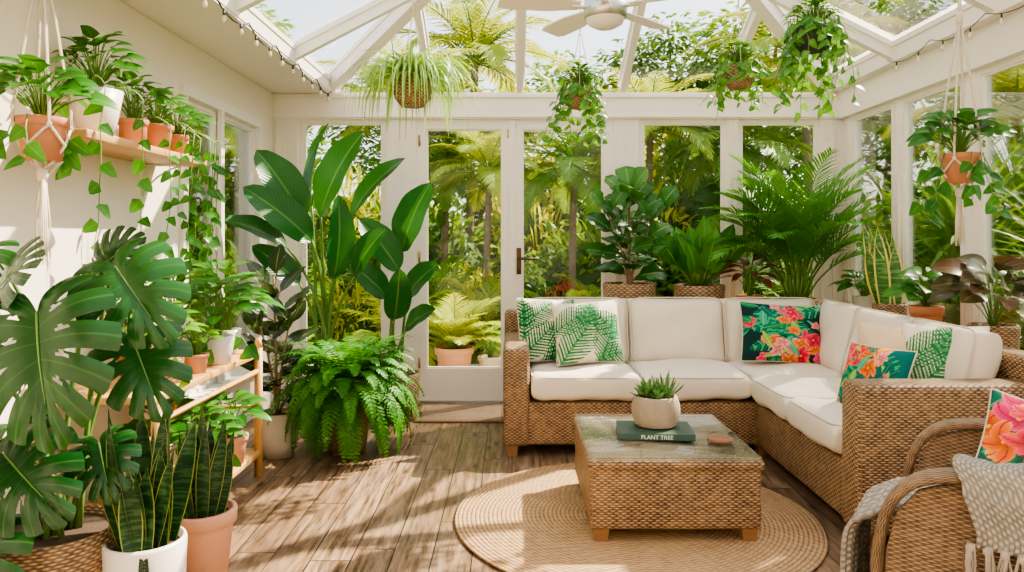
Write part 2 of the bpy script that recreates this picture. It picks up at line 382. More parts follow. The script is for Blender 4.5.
def window(axis,a0,a1,z0,z1,pos,fw=.028,dep=.04,name=None,bot=None,lab='white framed glass window'):
    wn[0]+=1; name=name or 'window_%d'%wn[0]; mb=MB(); g=MB(); bot=bot or fw
    def B(m,a,b,c,d,e=dep):
        if axis=='x': box(m,a,b,pos-e/2,pos+e/2,c,d)
        else: box(m,pos-e/2,pos+e/2,a,b,c,d)
    B(mb,a0,a0+fw,z0,z1);B(mb,a1-fw,a1,z0,z1);B(mb,a0+fw,a1-fw,z1-fw,z1);B(mb,a0+fw,a1-fw,z0,z0+bot)
    q=.012
    B(mb,a0+fw-.001,a0+fw+q,z0+bot,z1-fw,dep*.5);B(mb,a1-fw-q,a1-fw+.001,z0+bot,z1-fw,dep*.5);B(mb,a0+fw,a1-fw,z1-fw-q,z1-fw+.001,dep*.45);B(mb,a0+fw,a1-fw,z0+bot-.001,z0+bot+q,dep*.45)
    o=obj(name,mb,white,kind='structure',smooth=False,label=lab)
    B(g,a0+fw-.005,a1-fw+.005,z0+bot-.005,z1-fw+.005,.006)
    obj('glass_pane',g,glass,parent=o,smooth=False); return o
for a0,a1 in wins: window('x',a0,a1,.24,2.14,YB+.02)
for y0,y1 in segs: window('y',y0,y1,.42,2.14,XR+.022)
window('y',4.06,4.54,.35,2.02,XL-.03); window('y',4.54,5.2,.35,2.02,XL-.03)
d1=window('x',-.72,-.002,.015,2.14,YB+.02,.07,.05,'door_1',bot=.24,lab='white glazed garden door')
d2=window('x',.002,.765,.015,2.14,YB+.02,.075,.05,'door_2',bot=.24,lab='white glazed garden door with dark bronze handle')
h=MB(); rbox(h,.035,.07,YB-.016,YB-.003,.97,1.17,.003,2)
tube(h,[(.052,YB-.01,1.09),(.052,YB-.065,1.09)],.011,s=10); tube(h,[(.052,YB-.062,1.09),(.09,YB-.065,1.09),(.175,YB-.06,1.086)],.011,.009,s=10); lathe(h,[(.016,0),(.016,.006),(0,.008)],12,(.052,YB-.016,1.01))
obj('handle',h,dbrass,parent=d2,label='dark bronze lever door handle')
for zz in(.3,1.1,1.98):
    h=MB(); tube(h,[(-.70,YB-.012,zz-.04),(-.70,YB-.012,zz+.04)],.008,s=8); obj('hinge',h,brass,parent=d1)
h=MB(); rbox(h,-.034,-.014,YB-.016,YB-.004,2.0,2.07,.003,2); obj('bolt',h,brass,parent=d1)
mb=MB(); box(mb,-.72,.765,YB-.03,YB+.09,0,.014); obj('trim_1',mb,steel,kind='structure',smooth=False,label='metal door threshold')
mb=MB(); box(mb,-.022,.022,YB-.026,YB-.006,.014,2.138); obj('trim_2',mb,white,kind='structure',smooth=False,label='white meeting strip between the doors')
mb=MB()
for x0,x1 in posts:
    a,b=max(x0,XL+.01),min(x1,XR-.055)
    for x in(a+.012,b-.030): box(mb,x,x+.018,YB-.032,YB-.0195,0,2.139)
    if b-a>.18:
        for x in((a+b)/2-.028,(a+b)/2+.014): box(mb,x,x+.014,YB-.028,YB-.0195,0,2.139)
box(mb,XL+.001,XR-.051,YB-.058,YB-.039,2.15,2.165); box(mb,XL+.001,XR-.051,YB-.054,YB-.039,2.30,2.32)
obj('trim_3',mb,white,kind='structure',smooth=False,label='white moulding strips on posts and header')
mb=MB()
for (y0,y1),(y2,y3) in zip([(YB-.06,YB)]+segs,segs):
    a,b=y3,y0
    if b-a>.05: box(mb,XR-.012,XR+.001,a+.008,a+.026,.436,2.139); box(mb,XR-.012,XR+.001,b-.026,b-.008,.436,2.139)
box(mb,XR-.035,XR+.004,YF,YB-.06,.40,.435); obj('trim_4',mb,white,kind='structure',smooth=False,label='white moulding and sill along side windows')
EL,ER,EZ,RX,RZ=-1.4,2.42,2.38,.46,3.35
RY=YB-.05-1.9
mb=MB(); box(mb,XL-.12,EL+.05,YF,YB+.1,2.332,2.43); obj('ceiling',mb,white,kind='structure',smooth=False,label='white soffit strip')
def beam(p0,p1,w,hh,name,label='white roof rafter',m=None):
    p0,p1=V(p0),V(p1); d=(p1-p0).normalized(); s=d.cross(Z).normalized(); u=s.cross(d)
    mb=MB()
    for (a0,a1,b0,b1) in((-w/2,w/2,-hh/2,hh/2),(-w/2-.012,w/2+.012,hh/2-.03,hh/2+.001)):
        vs=[]
        for p in(p0,p1):
            for a,b in((a0,b0),(a1,b0),(a1,b1),(a0,b1)): vs.append(p+s*a+u*b)
        mb.add(vs,[(0,1,2,3)[::-1],(4,5,6,7),(0,1,5,4),(1,2,6,5),(2,3,7,6),(3,0,4,7)])
    obj(name,mb,m or white,kind='structure',smooth=False,label=label)
tn=[4]
def rafter(p0,p1,w=.05,hh=.09,lab='white roof rafter'):
    tn[0]+=1; beam(p0,p1,w,hh,'trim_%d'%tn[0],lab)
rafter((RX,RY,RZ),(RX,YF,RZ),.08,.16,'white roof ridge beam')
rafter((EL,YB,EZ),(RX,RY,RZ),.09,.11,'white hip rafter'); rafter((ER,YB,EZ),(RX,RY,RZ),.09,.11,'white hip rafter')
rafter((EL,YF,EZ),(EL,YB,EZ),.09,.12,'white eave beam'); rafter((ER,YF,EZ+.02),(ER,YB,EZ+.02),.10,.12,'white eave beam')
for y in(RY,2.75,1.85,.95,.05,-.85):
    rafter((EL,y,EZ),(RX,y,RZ)); rafter((ER,y,EZ),(RX,y,RZ))
for y in(4.62,):
    t=(YB-y)/(YB-RY)
    rafter((EL,y,EZ),(EL+(RX-EL)*t,y,EZ+(RZ-EZ)*t)); rafter((ER,y,EZ),(ER+(RX-ER)*t,y,EZ+(RZ-EZ)*t))
for x in(-.62,.06,.84,1.62):
    t=min((x-EL)/(RX-EL),(ER-x)/(ER-RX))
    rafter((x,YB,EZ),(x,YB+(RY-YB)*t,EZ+(RZ-EZ)*t))
def tri(name,vs):
    mb=MB(); mb.add([V(v)+V((0,0,.07)) for v in vs],[tuple(range(len(vs)))]); obj(name,mb,glass,kind='structure',smooth=False,label='clear roof glazing')
tri('ceiling.001',[(EL,YF,EZ),(EL,YB,EZ),(RX,RY,RZ),(RX,YF,RZ)])
tri('ceiling.002',[(ER,YF,EZ),(ER,YB,EZ),(RX,RY,RZ),(RX,YF,RZ)])
tri('ceiling.003',[(EL,YB,EZ),(ER,YB,EZ),(RX,RY,RZ)])
tn[0]+=1
mb=MB(); box(mb,XL,XL+.03,2.15,2.22,.11,2.33); obj('trim_%d'%tn[0],mb,plaster,kind='structure',smooth=False,label='cream wall batten')
tn[0]+=1
mb=MB(); box(mb,XL,XL+.025,4.0,4.06,.352,2.02); box(mb,XL,XL+.025,5.2,5.26,.352,2.02); box(mb,XL,XL+.024,4.52,4.57,.352,2.02); box(mb,XL,XL+.027,4.0,5.26,2.021,2.08); box(mb,XL,XL+.05,4.0,5.26,.31,.35)
obj('trim_%d'%tn[0],mb,white,kind='structure',smooth=False,label='white window architrave')

# ---------------------------------------------------------------- fan
fan=thing('ceiling_fan','white five-blade ceiling fan on a short rod','ceiling fan',(RX,RY,2.27))
m=MB(); lathe(m,[(0,.0),(.045,.004),(.085,.025),(.095,.05)],28); obj('light_bowl',m,ceram,parent=fan)
m=MB(); lathe(m,[(.095,.05),(.105,.055),(.11,.09),(.105,.14),(.06,.165),(.03,.18),(0,.18)],28); obj('motor_housing',m,steel,parent=fan)
m=MB(); tube(m,[(0,0,.17),(0,0,.95)],.014,s=10); lathe(m,[(.05,1.0),(.05,.95),(.02,.92)],20); obj('rod',m,white,parent=fan)
for a in(46,118,190,262,334):
    m=MB(); vs=[];fs=[]
    for i in range(9):
        t=i/8; r=.13+t*.40; w=(.040+.028*min(1,t*2.5))*(1 if t<.95 else .8)
        for q in(-1,1):
            for z in(-.003,.003): vs.append((r,q*w,q*w*.2+z))
    for i in range(8):
        b=i*4; fs+=[(b,b+2,b+6,b+4),(b+1,b+5,b+7,b+3),(b,b+4,b+5,b+1),(b+2,b+3,b+7,b+6)]
    fs+=[(0,1,3,2),(32,34,35,33)]
    m.add(vs,fs); box(m,.09,.17,-.018,.018,-.012,-.003)
    o=obj('blade',m,white,parent=fan,smooth=False); o.location=(0,0,.11); o.rotation_euler=(0,0,math.radians(a))

# ---------------------------------------------------------------- string lights
def string_light(x,y0,y1,z,label,n=9,r=.004):
    s=thing('string_light',label,'string lights',(x,y0,z)); c=MB(); st=(y1-y0)/n
    pts=[]
    for i in range(n):
        for k in range(6):
            t=k/6; pts.append((0,(i+t)*st,-.05*4*t*(1-t)))
    pts.append((0,y1-y0,0)); tube(c,pts,r,s=5)
    b=MB(); lathe(b,[(.006,-.022),(.011,-.034),(.012,-.045),(.008,-.055),(0,-.058)],10)
    me=None
    for i in range(n*2):
        yy=(i+.5)*st/2; t=((i+.5)/2)%1; p=(0,yy,-.2*t*(1-t))
        tube(c,[V(p),V(p)-V((0,0,.025))],r*1.8,s=6)
        if me is None: o=obj('bulb',b,bulbm,parent=s,loc=p); me=o.data
        else: o=bpy.data.objects.new('bulb',me); COL.objects.link(o); o.parent=s; o.location=p
    obj('cable',c,black,parent=s)
string_light(EL+.06,1.6,5.5,2.335,'black cable string lights with small bulbs along the white soffit')
string_light(ER-.09,2.2,4.6,2.345,'thin black cable string lights along the eave beam',5,.0025)

# ---------------------------------------------------------------- sofa
def puff(w,h,th,p=8,q=.25,N=28,pinch=0,nz=.004,seed=0,grade=2.5):
    rr=random.Random(seed); ph=[rr.uniform(0,6) for _ in range(6)]
    g=[]
    for i in range(N+1):
        s=-1+2*i/N; g.append(math.copysign(1-(1-abs(s))**grade,s))
    vs=[];uv=[];fs=[]
    for sd in(-1,1):
        for v in g:
            for u in g:
                e=max(0,(1-abs(u)**p)*(1-abs(v)**p))**q
                x=w/2*u*(1-pinch*(1-v*v)); z=h/2*v*(1-pinch*(1-u*u))
                wr=nz*e*(math.sin(u*3.1+ph[0]+v*2)+.7*math.sin(v*5.3+ph[1]-u*4)+.5*math.sin(u*11+ph[2]+v*7)*abs(v))
                vs.append(V((x,sd*(th/2*e+wr),z))); uv.append((u,v))
    W=N+1;o=W*W
    for j in range(N):
        for i in range(N):
            a=j*W+i; fs.append((a,a+1,a+W+1,a+W)); fs.append((o+a,o+a+W,o+a+W+1,o+a+1))
    return vs,fs,uv
def cushion(parent,name,w,h,th,M4,seed=0,pinch=0.0,pip=True,p=8,q=.22):
    vs,fs,uv=puff(w,h,th,p,q,30,pinch,.008,seed); m=MB(); m.add([M4@v for v in vs],fs,uv)
    o=obj(name,m,fabric,parent=parent)
    if pip:
        pts=[]; 
        for k in range(49):
            a=2*pi*k/48; c,s=math.cos(a),math.sin(a)
            u=math.copysign(abs(c)**.22,c); v=math.copysign(abs(s)**.22,s)
            pts.append(M4@V((w/2*u*.985*(1-pinch*(1-v*v)),-th*.36,h/2*v*.985)))
        m=MB(); tube(m,pts,.0045,s=5,cap=False); obj('piping',m,pipm,parent=o)
    return o
def T(x,y,z,rx=0,ry=0,rz=0):
    return Matrix.Translation((x,y,z))@Matrix.Rotation(rz,4,'Z')@Matrix.Rotation(ry,4,'Y')@Matrix.Rotation(rx,4,'X')
sofa=thing('sectional_sofa','large L-shaped woven rattan sofa with cream cushions and wooden feet','sofa',(0,0,0))
XI=1.36; SF=4.17; SB=5.05; SX=2.20; AN=2.90
m=MB(); rbox(m,-.03,SX,SF+.02,SB,.065,.31,.02); rbox(m,XI+.02,SX,AN+.02,SF+.1,.065,.31,.02); obj('base',m,wick,parent=sofa)
m=MB(); rbox(m,-.05,SX,SB-.13,SB,.25,.76,.03); rbox(m,SX-.13,SX,AN+.02,SB-.05,.25,.76,.03); obj('backrest',m,wick,parent=sofa)
m=MB(); rbox(m,-.05,.10,SF,SB-.02,.06,.62,.03); obj('armrest',m,wick,parent=sofa)
m=MB(); rbox(m,XI,SX+.0,AN,AN+.17,.06,.66,.03); obj('armrest',m,wick,parent=sofa)
for x,y in((0,SF+.06),(0,SB-.08),(XI+.07,SF+.06),(XI+.06,AN+.08),(SX-.08,AN+.08),(SX-.08,SB-.08),(.7,SF+.06)):
    m=MB(); vs=[(x+a*r,y+b*r,z) for z,r in((0,.028),(.07,.036)) for a,b in((-1,-1),(1,-1),(1,1),(-1,1))]
    m.add(vs,[(3,2,1,0),(4,5,6,7),(0,1,5,4),(1,2,6,5),(2,3,7,6),(3,0,4,7)]); obj('foot',m,feetm,parent=sofa,smooth=False)
def seat(x0,x1,y0,y1,seed): cushion(sofa,'seat_cushion',x1-x0-.006,y1-y0-.006,.165,T((x0+x1)/2,(y0+y1)/2,.392,rx=-pi/2),seed)
seat(.105,.735,SF-.015,4.92,1); seat(.735,XI+.0,SF-.015,4.92,2); seat(XI,2.06,SF-.0,4.92,3); seat(XI-.02,2.06,3.63,SF,4); seat(XI-.02,2.06,AN+.18,3.63,5)
L=-.24
def backc(x,y,w,rz,seed,h=.42,rx=L): cushion(sofa,'back_cushion',w,h,.19,T(x,y,.640,rx=rx,rz=rz),seed,.02,p=5,q=.35)
backc(.42,4.80,.66,0,11); backc(1.06,4.80,.62,0,12); backc(1.66,4.79,.60,0,13)
backc(1.97,4.42,.56,-pi/2,14); backc(1.95,3.86,.60,-pi/2,15); backc(1.95,3.32,.52,-pi/2,16)

# pillows
def palm_print(fr,bg=(.74,.68,.55),g1=(.010,.11,.04),g2=(.035,.23,.075)):
    def f(u,v):
        c=bg
        for k,(cx,cy,an,ln,wd) in enumerate(fr):
            ca,sa=math.cos(an),math.sin(an); s=(u-cx)*ca+(v-cy)*sa; t=-(u-cx)*sa+(v-cy)*ca
            if 0<s<ln:
                W=wd*math.sin(pi*(s/ln*.93+.05))**.7; at=abs(t)
                if at<W:
                    ph=((s-at*.8)*(9+k%3))%1
                    if ph<.84-.35*at/W or at<.02: c=g1 if (k+int((s-at*.8)*(9+k%3)))%2 else g2
        return c
    return f
PINKS=[(.75,.05,.05),(.85,.20,.03),(.75,.05,.18),(.80,.15,.12),(.85,.36,.05),(.80,.28,.30)]
def floral_print(seed,bg=(.008,.035,.035),pal=PINKS,n=26,r0=.12,r1=.28):
    rr=random.Random(seed)
    fl=[(rr.uniform(-1,1),rr.uniform(-1,1),rr.uniform(r0,r1)*1.15,rr.uniform(0,6),rr.choice(pal),rr.choice([3,4,5]),rr.uniform(-.35,.35)) for _ in range(n)]
    under=palm_print([(rr.uniform(-1,1),rr.uniform(-1,1),rr.uniform(0,6),rr.uniform(.5,1.0),rr.uniform(.15,.26)) for _ in range(26)],bg,(.006,.16,.09),(.06,.34,.17))
    bl=[(rr.uniform(-1.1,1.1),rr.uniform(-1.1,1.1),rr.uniform(0,6),rr.uniform(.35,.7),rr.uniform(.06,.13),rr.choice([(.02,.20,.08),(.05,.33,.20),(.01,.12,.09),(.20,.42,.08)])) for _ in range(22)]
    def f(u,v):
        c=under(u,v)
        for k in range(max(len(fl),len(bl))):
            if k<len(fl):
                cx,cy,r,a0,cc,np_,sk=fl[k]
                du,dv=u-cx,(v-cy)*(1+sk); d=math.hypot(du,dv); a=math.atan2(dv,du)+a0+d*3; rad=r*(.52+.40*abs(math.cos(np_*.5*a))+.10*math.sin(a*2+k))
                if d<rad:
                    kk=.40+.75*(d/rad); c=tuple(min(1,x*kk) for x in cc)
                    if d>rad*.88: c=tuple(min(1,x*1.05+.06) for x in cc)
                    if abs(math.sin(np_*.5*a))<.10: c=(.38,.02,.05)
                    if d<r*.09: c=(.85,.5,.06)
            if k<len(bl):
                cx,cy,an,ln,wd,cc=bl[k]; ca,sa=math.cos(an),math.sin(an); s=(u-cx)*ca+(v-cy)*sa; t=-(u-cx)*sa+(v-cy)*ca
                if 0<s<ln and abs(t)<wd*math.sin(pi*s/ln)**.8: c=cc if abs(t)>.010 else tuple(min(1,x*1.8+.03) for x in cc)
        return c
    return f
def plainc(c): return lambda u,v:c
def pillow(label,M4,w,h,th,fn,seed,fn2=None):
    N=120
    vs,fs,uv=puff(w,h,th,3.2,.62,N,.06,.005,seed,1.2)
    m=MB(); m.add(vs,fs,uv); o=obj('throw_pillow',m,printm,label=label,cat='pillow',group='throw pillows on the sofa')
    ca=o.data.color_attributes.new('Col','FLOAT_COLOR','POINT'); half=len(vs)//2
    cols=[]
    for i,(u,v) in enumerate(uv):
        c=(fn if i<half or not fn2 else fn2)(u,v); cols+= [c[0],c[1],c[2],1]
    ca.data.foreach_set('color',cols); o.matrix_world=M4
    m=MB(); pts=[]
    for k in range(4):
        for j in range(12):
            s=-1+2*j/12; u,v=[(s,-1),(1,s),(-s,1),(-1,-s)][k]; pts.append(V((w/2*u*(1-.06*(1-v*v)),0,h/2*v*(1-.06*(1-u*u)))))
    pts.append(pts[0]); tube(m,pts,.004,s=5,cap=False); obj('piping',m,pipm,parent=o); return o
pf1=palm_print([(-1,-.9,.75,1.6,.46),(.0,-1,1.15,1.6,.42),(-1,.1,.6,1.4,.42),(1,-.8,2.2,1.3,.40),(-.3,-1.1,.5,1.5,.38),(.3,.1,.9,1.2,.35),(-.9,-.3,1.5,1.3,.3)])
pf2=palm_print([(-.9,-1,.9,1.9,.54),(.3,-1.1,1.2,1.7,.45),(-1.1,.0,.5,1.6,.45),(1.1,-.3,2.4,1.3,.42),(.2,-.9,.2,1.2,.34),(-.2,.2,1.1,1.1,.35)],g1=(.025,.17,.06),g2=(.07,.28,.11))
pillow('dark green palm-leaf print throw pillow on cream fabric',T(.22,4.60,.67,rx=-.28,rz=.35,ry=.04),.40,.40,.14,pf1,21)
pillow('soft green palm-leaf print throw pillow on cream fabric',T(.46,4.52,.665,rx=-.38,rz=.05,ry=-.06),.41,.39,.15,pf2,22)
pillow('pink and orange tropical floral throw pillow',T(1.66,4.56,.655,rx=-.40,rz=-.12,ry=.05),.49,.38,.16,floral_print(5,pal=[(.75,.04,.10),(.80,.10,.20),(.85,.22,.05),(.80,.30,.28)]),23)
pillow('coral and teal floral throw pillow leaning on the cream one',T(1.615,3.30,.60,rx=-.35,rz=-1.15),.34,.32,.12,floral_print(8,(.01,.14,.13)),24)
pillow('plain beige throw pillow between two printed ones',T(1.745,3.36,.665,rx=-.32,rz=-.75),.36,.37,.13,plainc((.68,.53,.35)),25)
pillow('green palm-leaf print throw pillow beside the armrest',T(1.90,3.24,.68,rx=-.30,rz=-.42),.34,.36,.13,pf2,26)

# ---------------------------------------------------------------- rug, mat, coffee table
m=MB(); lathe(m,[(0,.0),(.775,.0),(.79,.004),(.795,.008),(.785,.013),(0,.013)],96)
obj('round_rug',m,rugm,loc=(.54,3.28,0.001),label='round braided natural jute rug under the coffee table',cat='rug')
dm=thing('doormat','brown woven coir doormat with a darker border at the glazed doors','doormat',(-.355,5.22,0))
m=MB(); rbox(m,-.28,.28,-.23,.23,.001,.016,.004,2); obj('pile',m,matm,parent=dm)
m=MB()
for a,b,c,d in((-.305,.305,-.255,-.228),(-.305,.305,.228,.255),(-.305,-.278,-.228,.228),(.278,.305,-.228,.228)): rbox(m,a,b,c,d,.001,.014,.003,1)
obj('border',m,matb,parent=dm)
ct=thing('coffee_table','square woven rattan coffee table with a glass top','coffee table',(.66,3.34,.014))
m=MB(); rbox(m,-.345,.345,-.375,.375,.05,.32,.02); obj('body',m,wick,parent=ct)
m=MB(); rbox(m,-.355,.355,-.385,.385,.29,.330,.016); obj('top_frame',m,wick,parent=ct)
m=MB(); rbox(m,-.325,.325,-.355,.355,.322,.333,.004,2); obj('top_panel',m,wickp,parent=ct,label='pale woven panel beneath the glass')
m=MB(); rbox(m,-.345,.345,-.375,.375,.336,.344,.003,2); obj('glass_top',m,tglass,parent=ct)
for a in(-1,1):
    for b in(-1,1):
        m=MB(); x,y=a*.30,b*.33; vs=[(x+p*r,y+q*r,z) for z,r in((0,.026),(.06,.034)) for p,q in((-1,-1),(1,-1),(1,1),(-1,1))]
        m.add(vs,[(3,2,1,0),(4,5,6,7),(0,1,5,4),(1,2,6,5),(2,3,7,6),(3,0,4,7)]); obj('leg',m,feetm,parent=ct,smooth=False)
TZ=.014+.3445
bk=thing('book','dark green hardcover book lying on the glass table','book',(.64,3.33,TZ),-.08)
m=MB(); rbox(m,-.165,.165,-.115,.12,0,.003,.0012,1); rbox(m,-.165,.165,-.115,.12,.025,.028,.0012,1); rbox(m,-.165,.165,-.118,-.114,0,.028,.0015,1); obj('cover',m,greenbook,parent=bk,smooth=False)
m=MB(); box(m,-.16,.16,-.113,.115,.003,.025); obj('pages',m,paper,parent=bk,smooth=False)
cu=bpy.data.curves.new('t','FONT'); cu.body='PLANT TREE'; cu.size=.025; cu.align_x='CENTER'; cu.extrude=.0003
to=bpy.data.objects.new('t',cu); COL.objects.link(to); bpy.context.view_layer.update()
me=bpy.data.meshes.new_from_object(to.evaluated_get(bpy.context.evaluated_depsgraph_get())); bpy.data.objects.remove(to)
me.materials.clear(); me.materials.append(lett)
o=bpy.data.objects.new('title_lettering',me); COL.objects.link(o); o.parent=bk; o.location=(0,-.1188,.0052); o.rotation_euler=(pi/2,0,0); o['label']='pale title lettering on the spine'
m=MB(); lathe(m,[(0,0),(.055,0),(.057,.004),(.055,.009),(.045,.009),(.043,.006),(0,.006)],32); obj('coaster',m,coasterm,loc=(.905,3.22,TZ),label='round brown coaster on the glass table',cat='coaster')

# ---------------------------------------------------------------- pots & plants
def potp(root,kind,rt,rb,h,mt,z=0,basket=False,name=None,s=32):
    m=MB(); w=.012
    if kind=='taper': pr=[(0,0),(rb,0),(rb+(rt-rb)*.5,h*.5),(rt,h),(rt-w,h),(rt-w*1.2,h-.03),(0,h-.03)]
    elif kind=='rim': pr=[(0,0),(rb,0),(rt*.93,h*.78),(rt*.94,h*.79),(rt*1.03,h*.8),(rt*1.05,h*.98),(rt*1.02,h),(rt-w,h),(rt-w,h-.03),(0,h-.03)]
    elif kind=='cyl': pr=[(0,0),(rb*.94,0),(rb,.012),(rt,h-.01),(rt-.004,h),(rt-w,h),(rt-w,h-.03),(0,h-.03)]
    elif kind=='round': pr=[(0,0),(rb*.8,0),(rt*1.03,h*.3),(rt*1.12,h*.55),(rt*1.05,h*.85),(rt,h),(rt-w,h),(rt-w,h-.03),(0,h-.03)]
    elif kind=='belly': pr=[(0,0),(rb,0),(rt*1.05,h*.35),(rt*1.08,h*.6),(rt,h*.9),(rt*1.03,h),(rt-w,h),(rt-w,h-.03),(0,h-.03)]
    elif kind=='ribbed':
        pr=[(0,0),(rb*.8,0)]
        for i in range(25):
            t=i/24; r=rt*(.86+.28*math.sin(pi*(.10+.72*t))); pr.append((r+(.0025 if i%2 else -.0025),h*(.02+.93*t)))
        pr+=[(rt,h),(rt-w,h),(rt-w,h-.03),(0,h-.03)]
    lathe(m,pr,s); obj(name or('basket' if basket else 'pot'),m,mt,parent=root,loc=(0,0,z))
    m=MB(); lathe(m,[(rt-w*1.1,h-.028),(rt*.5,h-.02),(0,h-.018)],20); obj('soil',m,soilm,parent=root,loc=(0,0,z))
def clampv(mb,root):
    if root.location.y>YB or root.location.z<-5: return
    x0,y0,_=root.location; out=[]
    def soft(v,l): return l-.06+.06*(1-math.exp(-(v-l+.06)/.06)) if v>l-.06 else v
    for x,y,z in mb.v:
        X,Y=x+x0,y+y0
        Y=soft(Y,YB-.065); X=soft(X,XR-.06); X=-soft(-X,-(XL+.03))
        out.append((X-x0,Y-y0,z))
    mb.v=out
def fin(root,ml,ms,lm,sm=None,z=0,ln='leaves',smooth=True):
    if ml.v: clampv(ml,root); obj(ln,ml,lm,parent=root,loc=(0,0,z),smooth=smooth)
    if ms and ms.v: clampv(ms,root); obj('stems',ms,sm or stem,parent=root,loc=(0,0,z))
def plant(name,label,loc,kind,rt,rb,h,mt,basket=False,rz=0):
    r=thing(name,label,'potted plant',loc,rz); potp(r,kind,rt,rb,h,mt,basket=basket); return r
def rosette(ml,ms,z0,n,Hh,spread,L,W,prof='ovate',droop=.8,fold=.2,seg=6,lim=None,cols=1,nf=.3):
    for i in range(n):
        a=i*2.399+R.uniform(-.3,.3); t=(i+.5)/n; sp=spread*math.sqrt(t)*R.uniform(.7,1.1); hh=Hh*(1-.55*t)*R.uniform(.85,1.1)
        dx,dy=math.cos(a),math.sin(a); e=V((dx*sp,dy*sp,z0+hh))
        if lim: e.x=max(lim[0],min(lim[1],e.x)); e.y=max(lim[2],min(lim[3],e.y))
        tube(ms,bez((dx*.01,dy*.01,z0-.02),(dx*sp*.3,dy*sp*.3,z0+hh*.7),e,5),.0035,.002,4)
        d=V((dx,dy,.35-t*.7)); 
        leaf(ml,e,d,V((-dx*.3,-dy*.3-nf,1)),L*R.uniform(.8,1.15),W*R.uniform(.85,1.15),droop=droop,fold=fold,prof=prof,seg=seg,cols=cols)
def vine(ml,ms,a,length,ls,dirx=0,diry=0,n=None,out=(0,-1,0),prof='heart',wob=.03):
    n=n or max(3,int(length/(ls*.75))); p=V(a); pts=[p.copy()]; o=V(out)
    for i in range(n):
        p=p+V((dirx/n+R.uniform(-wob,wob)*.5,diry/n+R.uniform(-wob,wob)*.3,-length/n)); pts.append(p.copy())
        sg=1 if i%2 else -1
        d=V((sg*.7,0,-.6))+V((R.uniform(-.3,.3),R.uniform(-.4,.2),R.uniform(-.3,.2)))
        leaf(ml,p,d,o+V((R.uniform(-.4,.4),R.uniform(-.4,.4),.5)),ls*R.uniform(.75,1.15),ls*.8*R.uniform(.8,1.1),droop=.6,prof=prof,seg=5)
    tube(ms,pts,.003,.0015,4)
def upright(ml,ms,z0,Hh,n,L,W,prof,trunk_r=.01,lean=(0,0),droop=.5,fold=.15,cols=1,spread=1,top=True,seg=6,st=.15,face=.25,wav=0):
    pts=bez((0,0,z0-.03),(lean[0]*.2,lean[1]*.2,z0+Hh*.5),(lean[0],lean[1],z0+Hh),8); tube(ms,pts,trunk_r,trunk_r*.5,7)
    for i in range(n):
        t=st+(1-st)*(i+.3)/n; k=t*8;j=min(int(k),7); p=pts[j].lerp(pts[j+1],k-j); a=i*2.399
        el=.15+.9*t**2
        d=V((math.cos(a)*math.cos(el),math.sin(a)*math.cos(el),math.sin(el)))
        q=p+d*(.05*spread); tube(ms,[p,q],.004,.003,4)
        leaf(ml,q,d,V((-d.x*.3,-face,1)),L*R.uniform(.85,1.1),W*R.uniform(.9,1.1),droop=droop,fold=fold,prof=prof,seg=seg,cols=cols,wav=wav)
def snake(ml,z0,n,Hh,W,rad,tmax=.35):
    for i in range(n):
        a=i*2.399; r=rad*math.sqrt((i+.3)/n); b=V((math.cos(a)*r,math.sin(a)*r,z0-.02)); tl=R.uniform(.03,tmax)
        d=V((math.cos(a)*tl+R.uniform(-.06,.06),math.sin(a)*tl,1)); ta=R.uniform(-.6,.6)
        leaf(ml,b,d,V((math.sin(ta),-math.cos(ta),.1)),Hh*R.uniform(.6,1.05),W*R.uniform(.85,1.15),droop=R.uniform(-.2,.2),fold=.22,prof='sword',seg=10,cols=2)

# monstera ---------------------------------------------------
def monstera_leaf(mb,a,tip,W,n,droop=.3):
    a,tip=V(a),V(tip); L=(tip-a).length; d=(tip-a).normalized(); n=V(n); s=d.cross(n).normalized(); n=s.cross(d); rn=R.random()
    N=24; mids=[a.copy()]; fr=[]
    for i in range(N):
        g=droop*((i+.5)/N-.5); dd=d*math.cos(g)-n*math.sin(g); mids.append(mids[-1]+dd*(L*.72/N)); fr.append((dd,n*math.cos(g)+d*math.sin(g)))
    fr.append(fr[-1])
    LT=[.54,.88,1.03,1.08,1.06,.99,.89,.77,.68]; nl=6
    def ray(r,u,sg):
        k=min(r,.9999)*8; j=int(k); ln=W/2*(LT[j]*(1-(k-j))+LT[j+1]*(k-j))
        fl=(r*nl)%1 if r<1 else 1
        ln*=1-.12*abs(2*fl-1)**3
        t=r**1.2; q=t*N; jj=min(int(q),N-1); c=mids[jj].lerp(mids[jj+1],q-jj); dd,nn=fr[jj]
        phi=math.radians(166-158*r**.85)-.28*u*(1-r*.6)
        return c+(s*sg*math.sin(phi)+dd*math.cos(phi))*ln*u-nn*(.13*ln*u*u)+nn*(.09*ln*math.sin(u*pi*.9))-nn*(.02*ln*u*(2*fl-1)**2)
    for sg in(-1,1):
        us=[1.1]+[R.uniform(.42,.62) for _ in range(nl-1)]+[1.1]
        hole=[R.random()<.75 for _ in range(nl)]
        for i in range(nl):
            K=16;C=8; vs=[];uv=[];fs=[]
            for u_ in range(K+1):
                u=u_/K
                def w(b): 
                    return 0 if u<=us[b] else .05+.13*(u-us[b])/(1-us[b])
                lo_,hi=w(i),1-w(i+1)
                for c in range(C+1):
                    q=lo_+(hi-lo_)*c/C
                    vs.append(ray(min(.9999,(i+q)/nl),u,sg)); uv.append((q,u))
            for u_ in range(K):
                for c in range(C):
                    if hole[i] and 0<i<nl-1 and ((c==1 and 4<=u_<=6) or (c==0 and u_==5)): continue
                    b=u_*(C+1)+c; fs.append((b,b+1,b+C+2,b+C+1))
            mb.add(vs,fs,uv,rn)
    return mids
